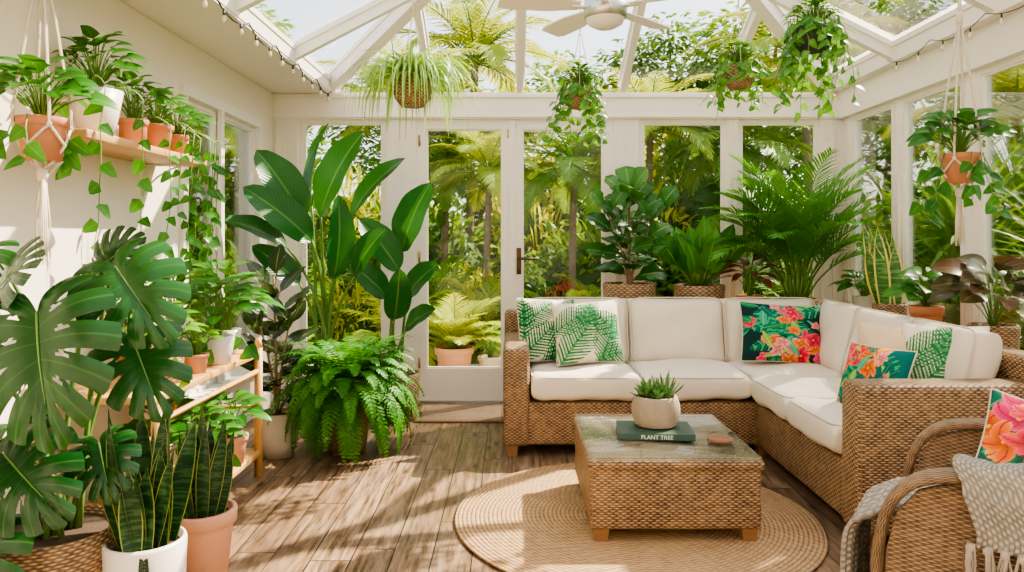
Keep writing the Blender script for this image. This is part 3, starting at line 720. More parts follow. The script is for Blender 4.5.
mo=plant('potted_monstera','large monstera with split glossy leaves in a woven basket',(-1.40,2.25,0),'cyl',.19,.17,.36,wickt,True)
ml,ms=MB(),MB()
def wl(p,r): return V(p)-V(r)
rt=(-1.40,2.25,0)
specs=[((-1.31,2.04,1.03),(-1.20,1.92,.70),.40,(-.05,-.85,.45)),
 ((-1.50,2.16,1.08),(-1.34,2.06,1.18),.28,(-.1,-.75,.6)),
 ((-1.19,2.22,1.15),(-1.00,2.14,.94),.31,(.15,-.85,.45)),
 ((-1.54,2.04,.90),(-1.50,1.90,.60),.32,(-.25,-.85,.45)),
 ((-1.44,2.10,.62),(-1.22,2.00,.48),.31,(-.1,-.80,.55)),
 ((-1.44,2.02,.42),(-1.47,1.90,.18),.30,(-.2,-.85,.5)),
 ((-1.18,2.30,.92),(-1.05,2.22,.70),.28,(.25,-.85,.45)),
 ((-1.58,2.22,1.20),(-1.66,2.12,1.02),.26,(-.3,-.8,.5)),
 ((-1.32,2.38,1.14),(-1.18,2.34,1.24),.20,(.1,-.85,.4)),
 ((-1.24,2.22,.62),(-1.16,2.14,.48),.20,(.2,-.8,.5)),
 ((-1.56,2.26,.62),(-1.64,2.12,.46),.24,(-.3,-.8,.5))]
for a,t,w,n in specs:
    md=monstera_leaf(ml,wl(a,rt),wl(t,rt),w,n); off=V(n).normalized()*.002
    tube(ms,[q+off for q in md[::3]],.0035,.0012,5)
    b=V((R.uniform(-.06,.06),R.uniform(-.06,.06),.33)); e=wl(a,rt); tube(ms,bez(b,V((b.x*.5+e.x*.3,b.y*.5+e.y*.2+.05,e.z*.75+.15)),e,10),.010,.005,7)
fin(mo,ml,ms,Lmon)
m=MB(); tube(m,bez((0,0,.33),(.03,0,.6),(-.03,0,.86),8),.024,.016,8); obj('trunk',m,stemw,parent=mo)

# snake plants
s1=plant('potted_snake_plant','snake plant with yellow-edged leaves in a white ceramic pot',(-1.12,2.26,0),'cyl',.118,.108,.32,ceram)
ml=MB(); snake(ml,.30,18,.44,.056,.065,.28); fin(s1,ml,None,snakem)
m=MB(); a0=-pi/2+.42
def pp_(aa,zz): r=.1125+.009*(zz/.31); return V((math.cos(aa)*r,math.sin(aa)*r,zz))
for k in range(7):
    zz=.225+k*.011
    for sg in(-1,1):
        leaf(m,pp_(a0+sg*.02,zz),V((sg*.6,-.02,.8)),V((.3,-1,0)),.028-.002*k,.011,droop=0,fold=0,prof='ovate',seg=4)
tube(m,[pp_(a0,.20+.016*i) for i in range(7)],.002,s=4)
obj('leaf_emblem',m,darkink,parent=s1,label='dark printed leaf sprig')
s2=plant('potted_snake_plant','snake plant in a pale terracotta pot',(-1.13,2.70,0),'rim',.115,.085,.25,terra2)
ml=MB(); snake(ml,.23,15,.40,.054,.06,.28); fin(s2,ml,None,snakem)

# strelitzia
def strel(label,loc,basket,sp):
    st=plant('potted_bird_of_paradise',label,loc,'cyl',.17,.15,.32,wickt if basket else ceram,basket)
    ml,ms=MB(),MB()
    for a,t,w,n in sp:
        A,B=V(a)-V(loc),V(t)-V(loc)
        leaf_at(ml,A,B,w,n,droop=.6,fold=.28,prof='paddle',seg=14,cols=3,wav=.02)
        b=V((R.uniform(-.05,.05),R.uniform(-.05,.05),.3)); tube(ms,bez(b,V((b.x+(A.x-b.x)*.15,b.y,A.z*.75)),A,10),.014,.007,7)
        tube(ms,[A,A.lerp(B,.3)],.006,.004,5)
    fin(st,ml,ms,Lstr)
strel('tall bird-of-paradise plant with large paddle leaves',(-1.22,4.85,0),False,[
 ((-1.33,4.72,1.36),(-1.60,4.62,1.80),.26,(.5,-.8,.3)),
 ((-1.22,4.72,1.38),(-.93,4.62,1.92),.29,(-.6,-.8,.2)),
 ((-1.04,4.78,1.38),(-.68,4.70,1.76),.20,(-.5,-.7,.6)),
 ((-1.42,4.68,1.18),(-1.74,4.45,1.36),.20,(.1,-.6,.8)),
 ((-1.26,4.66,1.22),(-1.64,4.50,1.56),.24,(.3,-.8,.5)),
 ((-1.14,4.72,.98),(-1.08,4.62,1.52),.20,(.7,-.7,.1)),
 ((-1.30,4.8,1.45),(-1.20,4.8,2.0),.20,(-.8,-.5,.1)),
 ((-1.0,4.7,1.0),(-.78,4.55,1.30),.20,(-.3,-.8,.5)),
 ((-1.35,4.7,.95),(-1.62,4.6,1.2),.18,(.3,-.8,.5))])
strel('bird-of-paradise plant in a woven basket',(-.80,5.08,0),True,[
 ((-.74,4.98,1.15),(-.54,4.92,1.62),.27,(-.5,-.8,.2)),
 ((-.76,4.98,1.02),(-1.02,4.90,1.38),.22,(.4,-.8,.4)),
 ((-.70,4.95,.85),(-.48,4.8,1.08),.20,(-.2,-.8,.6)),
 ((-.84,4.95,.85),(-1.06,4.8,1.08),.20,(.2,-.8,.6)),
 ((-.72,5.0,.62),(-.50,4.85,.78),.18,(-.2,-.7,.7)),
 ((-.78,4.9,.7),(-.72,4.75,1.05),.18,(.3,-.9,.3))])
fe=plant('potted_fern','lush green Boston fern spilling over its woven basket',(-.95,4.28,0),'taper',.14,.10,.30,wickt,True)
ml,ms=MB(),MB()
for i in range(190):
    a=i*2.399+R.uniform(-.2,.2); t=i/190; el=1.4-1.75*t; lo_=t>.5
    frond(ml,ms,(math.cos(a)*.09,math.sin(a)*.09,.34+.12*(1-t)),(math.cos(a)*math.cos(el),math.sin(a)*math.cos(el),math.sin(el)),R.uniform(.36,.46) if lo_ else R.uniform(.30,.42),18,.062,.018,droop=(1.7 if lo_ else 1.7),ang=80,vee=.05,seg=2,r=.002,hang=.2,start=.06)
ml.v=[(x,y,max(z,.012)) for x,y,z in ml.v]; ms.v=[(x,y,max(z,.010)) for x,y,z in ms.v]
fin(fe,ml,ms,Lfern)
ru=plant('potted_rubber_plant','rubber plant with dark glossy leaves in a cream pot',(-1.34,4.22,0),'belly',.11,.085,.25,cream)
ml,ms=MB(),MB()
upright(ml,ms,.24,.78,20,.20,.105,'ovate',.011,(-.02,0),.5,.12,face=.6); upright(ml,ms,.24,.58,14,.18,.10,'ovate',.009,(.10,-.05),.5,.12,face=.6); upright(ml,ms,.24,.5,11,.17,.10,'ovate',.009,(-.08,-.05),.5,.12,face=.6)
fin(ru,ml,ms,Lrub,stemw)

# ---- plant rack
rk=thing('plant_rack','honey-coloured wooden two-tier plant rack against the wall','plant rack',(-1.54,3.3,0))
for x in(-.22,.22):
    for y in(-.55,.55):
        m=MB(); tube(m,[(x,y,0),(x,y,.67)],.021,s=12); tube(m,[(x,y,.67),(x,y,.72)],.021,.013,12); obj('leg',m,oak,parent=rk)
for z,nm in((.655,'top_shelf'),(.14,'lower_shelf')):
    m=MB(); rbox(m,-.235,.235,-.60,.58,z-.03,z,.006,2); obj(nm,m,oak,parent=rk)
m=MB(); tube(m,[(.22,-.55,.55),(.22,.55,.55)],.013,s=8); obj('rail',m,oak,parent=rk)
for y in(-.55,.55):
    m=MB(); tube(m,[(-.22,y,.36),(.22,y,.36)],.012,s=8); obj('rail',m,oak,parent=rk)
def small(name,label,loc,kind,rt,rb,h,mt,lm,n,Hh,sp,Ls,W,prof='ovate',basket=False,vines=0,vl=.3,lim=None,sm=None,**k):
    r=plant(name,label,loc,kind,rt,rb,h,mt,basket); ml,ms=MB(),MB()
    rosette(ml,ms,h,n,Hh,sp,Ls,W,prof,lim=lim,**k)
    for i in range(vines):
        a=R.uniform(-2.2,.6); e=V((math.cos(a)*rt*1.1,math.sin(a)*rt*1.1,h+.01)); vine(ml,ms,e,vl*R.uniform(.5,1.1),Ls*.8,math.cos(a)*.08,math.sin(a)*.05)
    fin(r,ml,ms,lm,sm); return r
ZT=.656
small('potted_pothos','bushy green pothos in a white ceramic pot',(-1.37,3.44,ZT),'taper',.078,.058,.13,ceram,Lpot2,34,.24,.13,.11,.075,vines=2,vl=.12)
small('potted_peace_lily','bright green leafy plant in a small white pot',(-1.45,3.76,ZT),'taper',.07,.05,.12,ceram,Lphil,30,.30,.15,.14,.06,'lance',lim=(-.2,.2,-.2,.1))
small('potted_peperomia','small leafy plant in a woven basket pot',(-1.40,2.98,ZT),'cyl',.075,.065,.12,wickt,Lpot,26,.18,.11,.08,.06,'heart',True,vines=1,vl=.10)
small('potted_philodendron','leafy green philodendron in a terracotta pot',(-1.62,3.16,ZT),'rim',.07,.05,.12,terra,Lpot2,34,.34,.13,.12,.08,'heart',lim=(-.12,.3,-.3,.3))
small('potted_fittonia','tiny leafy plant in a small terracotta pot',(-1.37,3.21,ZT),'rim',.05,.04,.08,terra2,Lpot,26,.12,.08,.06,.045,'heart')
small('potted_pothos','light green pothos in a white pot',(-1.64,3.6,ZT),'taper',.07,.05,.12,ceram,Lpot,30,.32,.12,.11,.075,'heart',lim=(-.1,.3,-.3,.3))
ZL=.141
small('potted_pothos','green pothos in a speckled white pot',(-1.38,3.28,ZL),'taper',.085,.065,.15,ceram,Lpot2,26,.16,.12,.11,.07,'heart',vines=1,vl=.08)
small('potted_peperomia','small leafy plant in a terracotta pot',(-1.37,3.60,ZL),'rim',.08,.06,.14,terra2,Lpot2,24,.18,.12,.11,.065,'ovate')
small('potted_philodendron','dark leafy plant in a terracotta pot',(-1.44,2.97,ZL),'rim',.09,.065,.16,terra,Lpot2,24,.18,.12,.12,.07,'ovate')
small('potted_pothos','leafy pothos in a cream pot',(-1.62,3.45,ZL),'taper',.08,.06,.15,cream,Lpot2,24,.2,.1,.11,.07,'heart',lim=(-.1,.3,-.3,.3))

# ---- floating shelf
sh=thing('floating_shelf','oak floating wall shelf on metal brackets','shelf',(XL,3.22,1.60))
m=MB(); rbox(m,0.001,.26,-.54,.52,0,.034,.005,2); obj('board',m,oaks,parent=sh)
for y in(-.38,.38):
    m=MB(); tube(m,[(.008,y,-.16),(.008,y,-.006),(.20,y,-.006)],.006,s=6); tube(m,bez((.008,y,-.15),(.05,y,-.05),(.19,y,-.008),6),.005,s=6); obj('bracket',m,white,parent=sh)
ZS=1.635
def shelfplant(label,y,kind,rt,rb,h,mt,lm,n,vines,Hh=.2,ls=.09):
    r=plant('potted_pothos',label,(-1.66,y,ZS),kind,rt,rb,h,mt); ml,ms=MB(),MB()
    rosette(ml,ms,h,n,Hh,.13,ls*1.15,ls*.85,'heart',lim=(-.09,.3,-.3,.3),nf=.6)
    for yy,vl in vines:
        x1=.135+R.uniform(0,.03); tube(ms,bez((0,yy*.2,h),(rt,yy,h+.06),(x1,yy,h-.02),6),.003,s=4)
        vine(ml,ms,(x1,yy,h-.02),vl+h,ls*.88,-.05,yy*.2,n=max(4,int((vl+h)/(ls*.85))),out=(.5,-.8,0),wob=.018)
    fin(r,ml,ms,lm); return r
shelfplant('bushy pothos in a white tapered pot on the oak shelf',2.95,'taper',.10,.065,.19,ceram,Lpot2,42,[(-.2,.62),(.10,.46)],.2,.085)
shelfplant('trailing pothos in a terracotta pot on the oak shelf',3.24,'rim',.06,.055,.12,terra,Lpot2,28,[(.06,.62)],.17,.075)
shelfplant('trailing pothos in a small terracotta pot on the oak shelf',3.46,'rim',.07,.05,.13,terra,Lpot2,28,[(-.02,.26),(.08,.55)],.15,.07)
shelfplant('long trailing pothos in a terracotta pot on the oak shelf',3.66,'rim',.055,.04,.11,terra,Lpot2,28,[(-.04,.45),(.02,.85),(.05,.60),(.10,.80),(.14,.35),(.12,.55)],.14,.07)

# ---- hangers
def macrame(name,label,loc,top,rt,rb,h,mt,lm,n,Hh,sp,ls,vines,vl,tail=.26,out=(0,-1,0),lim=None):
    r=thing(name,label,'hanging plant',loc); potp(r,'rim',rt,rb,h,mt)
    ml,ms=MB(),MB(); rosette(ml,ms,h,n,Hh,sp,ls,ls*.82,'heart',lim=lim,nf=.9)
    for i in range(vines):
        a=R.uniform(0,2*pi); e=V((math.cos(a)*rt*1.2,math.sin(a)*rt*1.2,h)); vine(ml,ms,e,vl*R.uniform(.5,1.1),ls*.85,math.cos(a)*.08,math.sin(a)*.03,out=out)
    fin(r,ml,ms,lm)
    c=MB(); H=top-loc[2]
    for k in range(4):
        a=pi/4+k*pi/2; ca,sa=math.cos(a),math.sin(a); R2=rt*1.1
        tube(c,[(0,0,H-.15),(ca*R2*.45,sa*R2*.45,h+(H-h)*.5),(ca*R2,sa*R2,h+.03),(ca*R2,sa*R2,h*.8)],.0055,s=5)
        for sg in(-1,1):
            e=a+sg*pi/4; tube(c,[(ca*R2,sa*R2,h*.8),(math.cos(e)*rt*.98,math.sin(e)*rt*.98,h*.35),(math.cos(e)*rb*.6,math.sin(e)*rb*.6,-.006),(0,0,-.03)],.005,s=5)
        lathe(c,[(0,.012),(.009,.006),(.009,-.006),(0,-.012)],6,(ca*R2,sa*R2,h*.8))
    tube(c,[(0,0,H-.16),(0,0,H)],.009,s=6); lathe(c,[(0,.03),(.016,.02),(.018,-.0),(.014,-.03),(0,-.035)],10,(0,0,H-.15)); lathe(c,[(0,.0),(.016,-.01),(.018,-.03),(.013,-.05),(0,-.05)],10,(0,0,-.02))
    obj('hanger',c,rope,parent=r,label='knotted cotton macrame hanger')
    t=MB()
    for k in range(22):
        a=R.uniform(0,6.28); q=R.uniform(.3,1)*.012; q2=R.uniform(.5,1)*.026
        tube(t,[(math.cos(a)*q,math.sin(a)*q,-.06),(math.cos(a)*q2,math.sin(a)*q2,-.06-tail*.5),(math.cos(a)*q2,math.sin(a)*q2,-.06-tail*R.uniform(.85,1))],.0035,.002,4)
    obj('tassel',t,rope,parent=r); return r
macrame('hanging_pothos','pothos in a terracotta pot in a macrame hanger with long tassel',(-1.60,2.52,1.50),2.33,.078,.058,.145,terra,Lpot2,42,.16,.13,.10,4,.14,.30,lim=(-.12,.3,-.3,.3))
macrame('hanging_pothos','pothos in a terracotta pot in a macrame hanger by the window',(2.13,3.52,1.50),2.44,.08,.058,.14,terra,Lpot2,52,.17,.15,.10,8,.28,.24)
def hangcord(c,H,h,rt,mt=None):
    for k in range(3):
        a=k*2.09+.4; tube(c,[(math.cos(a)*rt,math.sin(a)*rt,h-.01),(math.cos(a)*.01,math.sin(a)*.01,h+.32),(0,0,min(H,h+.34))],.0025,s=4)
    tube(c,[(0,0,h+.32),(0,0,H)],.004,s=5)
sp=thing('hanging_spider_plant','spider plant with long arching striped leaves in a hanging basket','hanging plant',(-.545,4.05,1.96)); potp(sp,'round',.095,.08,.15,wickt,basket=True)
ml=MB()
for i in range(210):
    a=i*2.399; t=i/210; el=1.5-.95*t+R.uniform(-.12,.15)
    p=V((math.cos(a)*.04,math.sin(a)*.04,.14)); d=V((math.cos(a)*math.cos(el),math.sin(a)*math.cos(el),math.sin(el)))
    L_=R.uniform(.30,.54); vs=[];uv=[];fs=[];h_=V((math.cos(a),math.sin(a),0)); sd=V((-math.sin(a),math.cos(a),0)); q=p.copy(); dr=R.uniform(2.3,3.1); rn=R.random(); N=11
    for k in range(N+1):
        u=k/N; e=max(-1.45,el-dr*min(1,u*1.1)**1.15); 
        if k:q=q+(h_*math.cos(e)+Z*math.sin(e))*(L_/N)
        w=.0082*(1-u**2)+.0008
        for c in(-1,-.35,.35,1): vs.append(q+sd*(w*c)+V((0,0,.3*w*abs(c)))); uv.append((.5+.5*c*(.12 if abs(c)<.5 else 1),u))
    for k in range(N):
        for c in range(3): b=k*4+c; fs.append((b,b+1,b+5,b+4))
    ml.add(vs,fs,uv,rn)
fin(sp,ml,None,Lspi)
c=MB(); hangcord(c,.85,.15,.095); obj('hanger',c,rope,parent=sp)
def ivy(label,loc,top,rt,lm,n,vl,mt,basket=True,ls=.055,spd=.12):
    r=thing('hanging_ivy',label,'hanging plant',loc); potp(r,'round',rt,rt*.8,.12,mt,basket=basket); ml,ms=MB(),MB()
    rosette(ml,ms,.12,80,.13,spd,ls,ls*.9,'heart',seg=4)
    for i in range(n):
        a=i*2.399; front=math.sin(a)<-.55
        e=V((math.cos(a)*rt*1.25,math.sin(a)*rt*1.25,.13+R.uniform(0,.04))); vine(ml,ms,e,vl*R.uniform(.3,1.1)*(.45 if front else 1),ls,math.cos(a)*R.uniform(-.01,.08),math.sin(a)*.05,out=(math.cos(a),math.sin(a)-.3,.3),wob=.03)
    fin(r,ml,ms,lm); c=MB(); hangcord(c,top-loc[2],.12,rt); obj('hanger',c,rope,parent=r); return r
ivy('trailing ivy in a woven hanging basket',(.41,4.45,2.02),2.90,.08,Livy,28,.34,wickt)
ivy('full ivy spilling from a dark hanging pot',(1.55,3.80,2.20),2.80,.095,Livy,40,.42,plain('dark_pot',(.03,.035,.03),.6),False,.06)
ivy('trailing ivy in a hanging basket',(1.24,4.05,2.06),2.90,.08,Livy,28,.26,wickt,True,.05,.11)

# ---- plant benches behind the sofa
def bench(label,x0,x1,y0,y1,z):
    b=thing('plant_bench',label,'bench',((x0+x1)/2,(y0+y1)/2,0)); w,d=(x1-x0)/2,(y1-y0)/2
    m=MB(); rbox(m,-w,w,-d,d,z-.03,z,.005,2); obj('top',m,oak,parent=b)
    for a in(-1,1):
        for c in(-1,1): m=MB(); box(m,a*(w-.03)-.015,a*(w-.03)+.015,c*(d-.03)-.015,c*(d-.03)+.015,0,z-.03); obj('leg',m,oak,parent=b,smooth=False)
BZ=.56; BR=.62
bench('low wooden plant bench behind the sofa',.58,2.15,5.09,5.53,BZ)
bench('narrow wooden plant bench beneath the side windows',2.215,2.455,3.35,5.02,BR)
fl=plant('potted_fiddle_leaf_fig','fiddle leaf fig with broad wavy leaves in a woven basket',(.84,5.30,BZ+.001),'cyl',.19,.17,.36,wicku,True)
ml,ms=MB(),MB()
kw=dict(droop=.6,fold=.15,cols=3,st=.10,face=.75,wav=.045,seg=9)
upright(ml,ms,.34,.68,20,.24,.19,'fiddle',.014,(0,0),**kw); upright(ml,ms,.34,.53,14,.23,.18,'fiddle',.011,(-.17,-.05),**kw); upright(ml,ms,.34,.50,14,.23,.18,'fiddle',.011,(.18,-.05),**kw)
fin(fl,ml,ms,Lfid,stemw)
ph=plant('potted_philodendron','philodendron with broad upright bright green leaves in a woven basket',(1.34,5.29,BZ+.001),'cyl',.18,.16,.35,wicku,True)
ml,ms=MB(),MB()
for i in range(30):
    a=i*2.399; t=i/30; el=1.35-.75*t; d=V((math.cos(a)*math.cos(el)*.8,math.sin(a)*math.cos(el)*.4,math.sin(el))); b=V((math.cos(a)*.04,math.sin(a)*.04,.34)); e=b+d*R.uniform(.10,.24)
    tube(ms,[b,e],.006,.004,5); leaf(ml,e,d+V((0,0,.1)),V((-d.x*.5,-1,.4)),R.uniform(.22,.34),.13,droop=.7,fold=.25,prof='ovate',seg=8,cols=2)
fin(ph,ml,ms,Lphil)
small('potted_cordyline','small red-leaved cordyline in a terracotta pot',(1.68,5.22,BZ+.001),'rim',.09,.07,.28,terra,Lred,24,.26,.12,.20,.055,'lance',droop=.7)
pa=plant('potted_areca_palm','full areca palm with arching feathery fronds',(2.0,5.20,BZ+.001),'cyl',.15,.13,.26,wicku,True)
ml,ms=MB(),MB()
for i in range(36):
    a=i*2.399; t=i/36; dx,dy=math.cos(a),math.sin(a)*.45-.2
    b=V((dx*.05,dy*.05,.24)); cn=V((dx*(.05+.09*t),dy*(.04+.06*t),.24+.26*(1-.5*t))); tube(ms,[b,cn],.010,.007,6)
    el=1.50-.62*t; d=V((dx*math.cos(el),dy*math.cos(el),math.sin(el)))
    frond(ml,ms,cn,d,R.uniform(.72,.92)*(1-.18*t),30,.24,.014,droop=.95+.75*t,ang=54,vee=.28,seg=3,r=.006,hang=.45,start=.16)
fin(pa,ml,ms,Lpalm)
small('potted_pothos','small green leafy plant in a cream pot',(2.335,4.9,BR+.001),'taper',.075,.06,.24,cream,Lpot2,28,.14,.12,.12,.07,lim=(-.14,.08,-.2,.2))
sn=plant('potted_snake_plant','tall pale-edged snake plant in a woven pot',(2.33,4.56,BR+.001),'cyl',.10,.09,.22,wickt,True); ml=MB()
for i in range(13):
    a=i*2.399; r=.05*math.sqrt((i+.3)/13); tx=R.uniform(-.36,.10) if i else -.05
    leaf(ml,(math.cos(a)*r,math.sin(a)*r,.19),V((tx,R.uniform(-.25,.25),1)),V((-.45+R.uniform(-.3,.3),-.9,.1)),R.uniform(.34,.58),R.uniform(.078,.095),droop=R.uniform(-.15,.2),fold=.18,prof='sword',seg=10,cols=2)
fin(sn,ml,None,snakel)
small('potted_peperomia','small green leafy plant in a terracotta pot',(2.32,4.14,BR+.001),'rim',.085,.065,.24,terra,Lpot2,34,.17,.12,.12,.085,lim=(-.14,.08,-.2,.2),nf=.8)
small('potted_croton','bronze and green broad-leaved plant in a woven basket',(2.33,3.58,BR+.001),'cyl',.11,.10,.20,wickt,Lred2,30,.28,.17,.17,.11,'ovate',True,lim=(-.15,.06,-.18,.2),seg=7,nf=.9)

# ---- table plant
tp=plant('potted_succulent','spiky rosette succulents in a ribbed speckled stoneware pot',(.655,3.37,TZ+.0285),'ribbed',.095,.09,.135,beigep)
ml=MB()
for cx,cy,n,Ls,W in((-.04,0,26,.095,.032),(.045,.01,26,.13,.018),(0,-.045,18,.07,.03),(.03,.045,14,.09,.026),(-.03,.04,16,.10,.02)):
    for i in range(n):
        a=i*2.399; t=i/n; el=1.35-1.0*t
        leaf(ml,(cx,cy,.115),V((math.cos(a)*math.cos(el),math.sin(a)*math.cos(el),math.sin(el))),V((-math.cos(a)*.5,-math.sin(a)*.5,.8)),Ls*R.uniform(.8,1.1),W,droop=-.5,fold=.5,prof='blade',seg=5)
fin(tp,ml,None,Lsuc)

# ---------------------------------------------------------------- rattan armchair
fw=V((-.83,.56,0)).normalized(); ang=math.atan2(-fw.y,-fw.x)
ch=thing('rattan_armchair','curved brown woven rattan armchair with rolled arms','armchair',(1.49,2.09,0),ang)
def slab(mb,path,w,th,y0):
    pts=[V((p[0],y0,p[1])) for p in path]
    for _ in range(2):
        q=[pts[0]]
        for i in range(len(pts)-1): q+=[pts[i].lerp(pts[i+1],.25),pts[i].lerp(pts[i+1],.75)]
        pts=q+[pts[-1]]
    n=len(pts); vs=[];uv=[];fs=[];S=16;L=0
    for i,p in enumerate(pts):
        t=(pts[min(i+1,n-1)]-pts[max(i-1,0)]).normalized(); nn=V((0,1,0)).cross(t).normalized()
        if i:L+=(p-pts[i-1]).length
        for k in range(S+1):
            g=2*pi*k/S; c,s=math.cos(g),math.sin(g)
            vs.append(p+V((0,1,0))*(math.copysign(abs(c)**.7,c)*w/2)+nn*(math.copysign(abs(s)**.7,s)*th/2)); uv.append((L,k/S*(w+th)*2))
    for i in range(n-1):
        for k in range(S): a=i*(S+1)+k; fs.append((a,a+1,a+S+2,a+S+1))
    fs.append(tuple(range(S))); fs.append(tuple((n-1)*(S+1)+k for k in range(S))[::-1])
    mb.add(vs,fs,uv)
arm=[(-.36,.02),(-.365,.15),(-.37,.30),(-.365,.42),(-.34,.52),(-.29,.585),(-.22,.615),(-.12,.625),(0,.625),(.12,.63),(.24,.645),(.33,.67)]
for sg in(-1,1):
    m=MB(); slab(m,arm,.095,.030,sg*.33); obj('arm',m,wickd,parent=ch)
    m=MB(); pl=[(-.335,.06)]+[(x+.02,z-.02) for x,z in arm[1:]]+[(.33,.06)]
    vs=[];fs=[];uv=[]; N=len(pl)
    for y in(-.010,.010):
        for x,z in pl: vs.append((x,sg*.33+y,z)); uv.append((x,z))
    fs=[tuple(range(N)),tuple(range(N,2*N))[::-1]]+[(i,(i+1)%N,(i+1)%N+N,i+N) for i in range(N)]
    m.add(vs,fs,uv); obj('side_panel',m,wickd,parent=ch,smooth=False)
m=MB(); rbox(m,-.34,.34,-.32,.32,.10,.34,.03); obj('seat',m,wick,parent=ch)
vs,fs,uv=puff(.62,.60,.12,6,.3,24,0,.004,31); m=MB(); MM=T(-.02,0,.40,rx=-pi/2); m.add([MM@v for v in vs],fs,uv); obj('seat_cushion',m,fabric,parent=ch)
m=MB(); vs=[];uv=[];fs=[];NA=18;NZ=10
for layer,off in((0,0),(1,.035)):
    for j in range(NZ+1):
        for i in range(NA+1):
            y=-.36+.72*i/NA; c=max(0,1-(y/.36)**2); zt=.68+.20*c**.5; zz=.06+(zt-.06)*j/NZ
            vs.append((.25+.12*c+off+.10*(zz/.88)**2,y,zz)); uv.append((y,zz))
o_=(NA+1)*(NZ+1)
for j in range(NZ):
    for i in range(NA):
        a=j*(NA+1)+i; fs+=[(a,a+1,a+NA+2,a+NA+1),(o_+a,o_+a+NA+1,o_+a+NA+2,o_+a+1)]
for i in range(NA):
    a=NZ*(NA+1)+i; fs.append((a,a+1,o_+a+1,o_+a))
m.add(vs,fs,uv); obj('backrest',m,wickd,parent=ch)
m=MB(); pts=[]
for i in range(21):
    y=-.36+.72*i/20; c=max(0,1-(y/.36)**2); zt=.68+.20*c**.5; pts.append((.27+.12*c+.10*(zt/.88)**2,y,zt))
tube(m,pts,.03,s=10); obj('back_rim',m,wickd,parent=ch)
for x in(-.34,.34):
    for y in(-.33,.33): m=MB(); tube(m,[(x,y,0),(x,y,.12)],.022,.026,8); obj('leg',m,feetm,parent=ch)
pillow('orange and pink tropical floral throw pillow on the armchair',T(1.63,2.22,.565,rx=-.45,rz=-.55,ry=.25),.40,.32,.15,floral_print(11,(.03,.10,.08),[(.85,.18,.03),(.80,.08,.10),(.85,.36,.08),(.75,.04,.16)],30,.18,.36),33)['group']='throw pillows on the armchair'
# throw
th=thing('throw_blanket','chunky grey-beige knitted throw with fringe draped over the armchair','blanket',(ch.location.x,ch.location.y,0),ang)
m=MB()
def sheet(path):
    pts=[V(p) for p in path]; sub=[]
    for i in range(len(pts)-1):
        for k in range(6): sub.append(pts[i].lerp(pts[i+1],k/6))
    sub.append(pts[-1])
    for _ in range(3): sub=[sub[0]]+[(sub[i-1]+sub[i]*2+sub[i+1])/4 for i in range(1,len(sub)-1)]+[sub[-1]]
    return sub
pa_=sheet([(.18,-.12,.475),(-.10,-.12,.475),(-.34,-.12,.49),(-.425,-.12,.43),(-.435,-.12,.25),(-.44,-.12,.10)])
vs=[];fs=[];uv=[];N=40; L=0
for i,p in enumerate(pa_):
    if i:L+=(p-pa_[i-1]).length
    for k in range(N+1):
        y=-.23+.34*k/N; f=.010*math.sin(k*.7+i*.08)+.004*math.sin(k*1.7+i*.05)
        vs.append((p.x-(f+.012 if p.z<.46 else 0),p.y+.02+y,p.z+(f if p.z>=.46 else 0))); uv.append((L,y))
for i in range(len(pa_)-1):
    for k in range(N): a=i*(N+1)+k; fs.append((a,a+1,a+N+2,a+N+1))
m.add(vs,fs,uv)
pb_=sheet([(0,-.10,.485),(0,-.240,.50),(0,-.262,.62),(0,-.285,.655),(0,-.375,.658),(0,-.400,.61),(0,-.405,.52),(0,-.408,.47)])
vs=[];fs=[];uv=[];N=44; L=0
for i,p in enumerate(pb_):
    if i:L+=(p-pb_[i-1]).length
    for k in range(N+1):
        x=-.16+.46*k/N; f=.010*math.sin(k*.5+i*.06)+.004*math.sin(k*1.4+i*.05)
        lo_=.08*(k/N)**2 if p.z<.6 and p.y<-.35 else 0
        vs.append((x+.03*math.sin(i*.2),p.y-abs(f) if p.z<.6 and p.y<-.35 else p.y,p.z-lo_+(.008+f*.5 if p.z>.6 else 0)+.03*max(0,(x-.1)))); uv.append((L,x))
for i in range(len(pb_)-1):
    for k in range(N): a=i*(N+1)+k; fs.append((a,a+1,a+N+2,a+N+1))
m.add(vs,fs,uv)
o=obj('blanket_body',m,greyk,parent=th); md=o.modifiers.new('s','SOLIDIFY'); md.thickness=.010; md.offset=1
yarn=plain('fringe_yarn',(.50,.44,.36),.95,(.38,.33,.27),40,.4)
def tassel(m,p):
    for k in range(7): 
        q=V(p)+V((R.uniform(-.007,.007),R.uniform(-.007,.007),0)); bx,by=R.uniform(-.012,.012),R.uniform(-.008,.008)
        tube(m,[q+V((0,0,.01)),q+V((bx,by,-.04)),q+V((bx*.4,by*.4,-.07)),q+V((bx*1.6,by*1.4,-.10))],.004,.0025,5)
    lathe(m,[(0,.012),(.010,.004),(.010,-.008),(0,-.014)],8,tuple(p))
m=MB()
for k in range(13): tassel(m,(-.15+.036*k,-.418,.47-.08*((k+.3)/13)**2))
obj('fringe',m,yarn,parent=th)
m=MB()
for k in range(9): tassel(m,(-.455,-.32+.04*k,.11))
obj('fringe',m,yarn,parent=th)

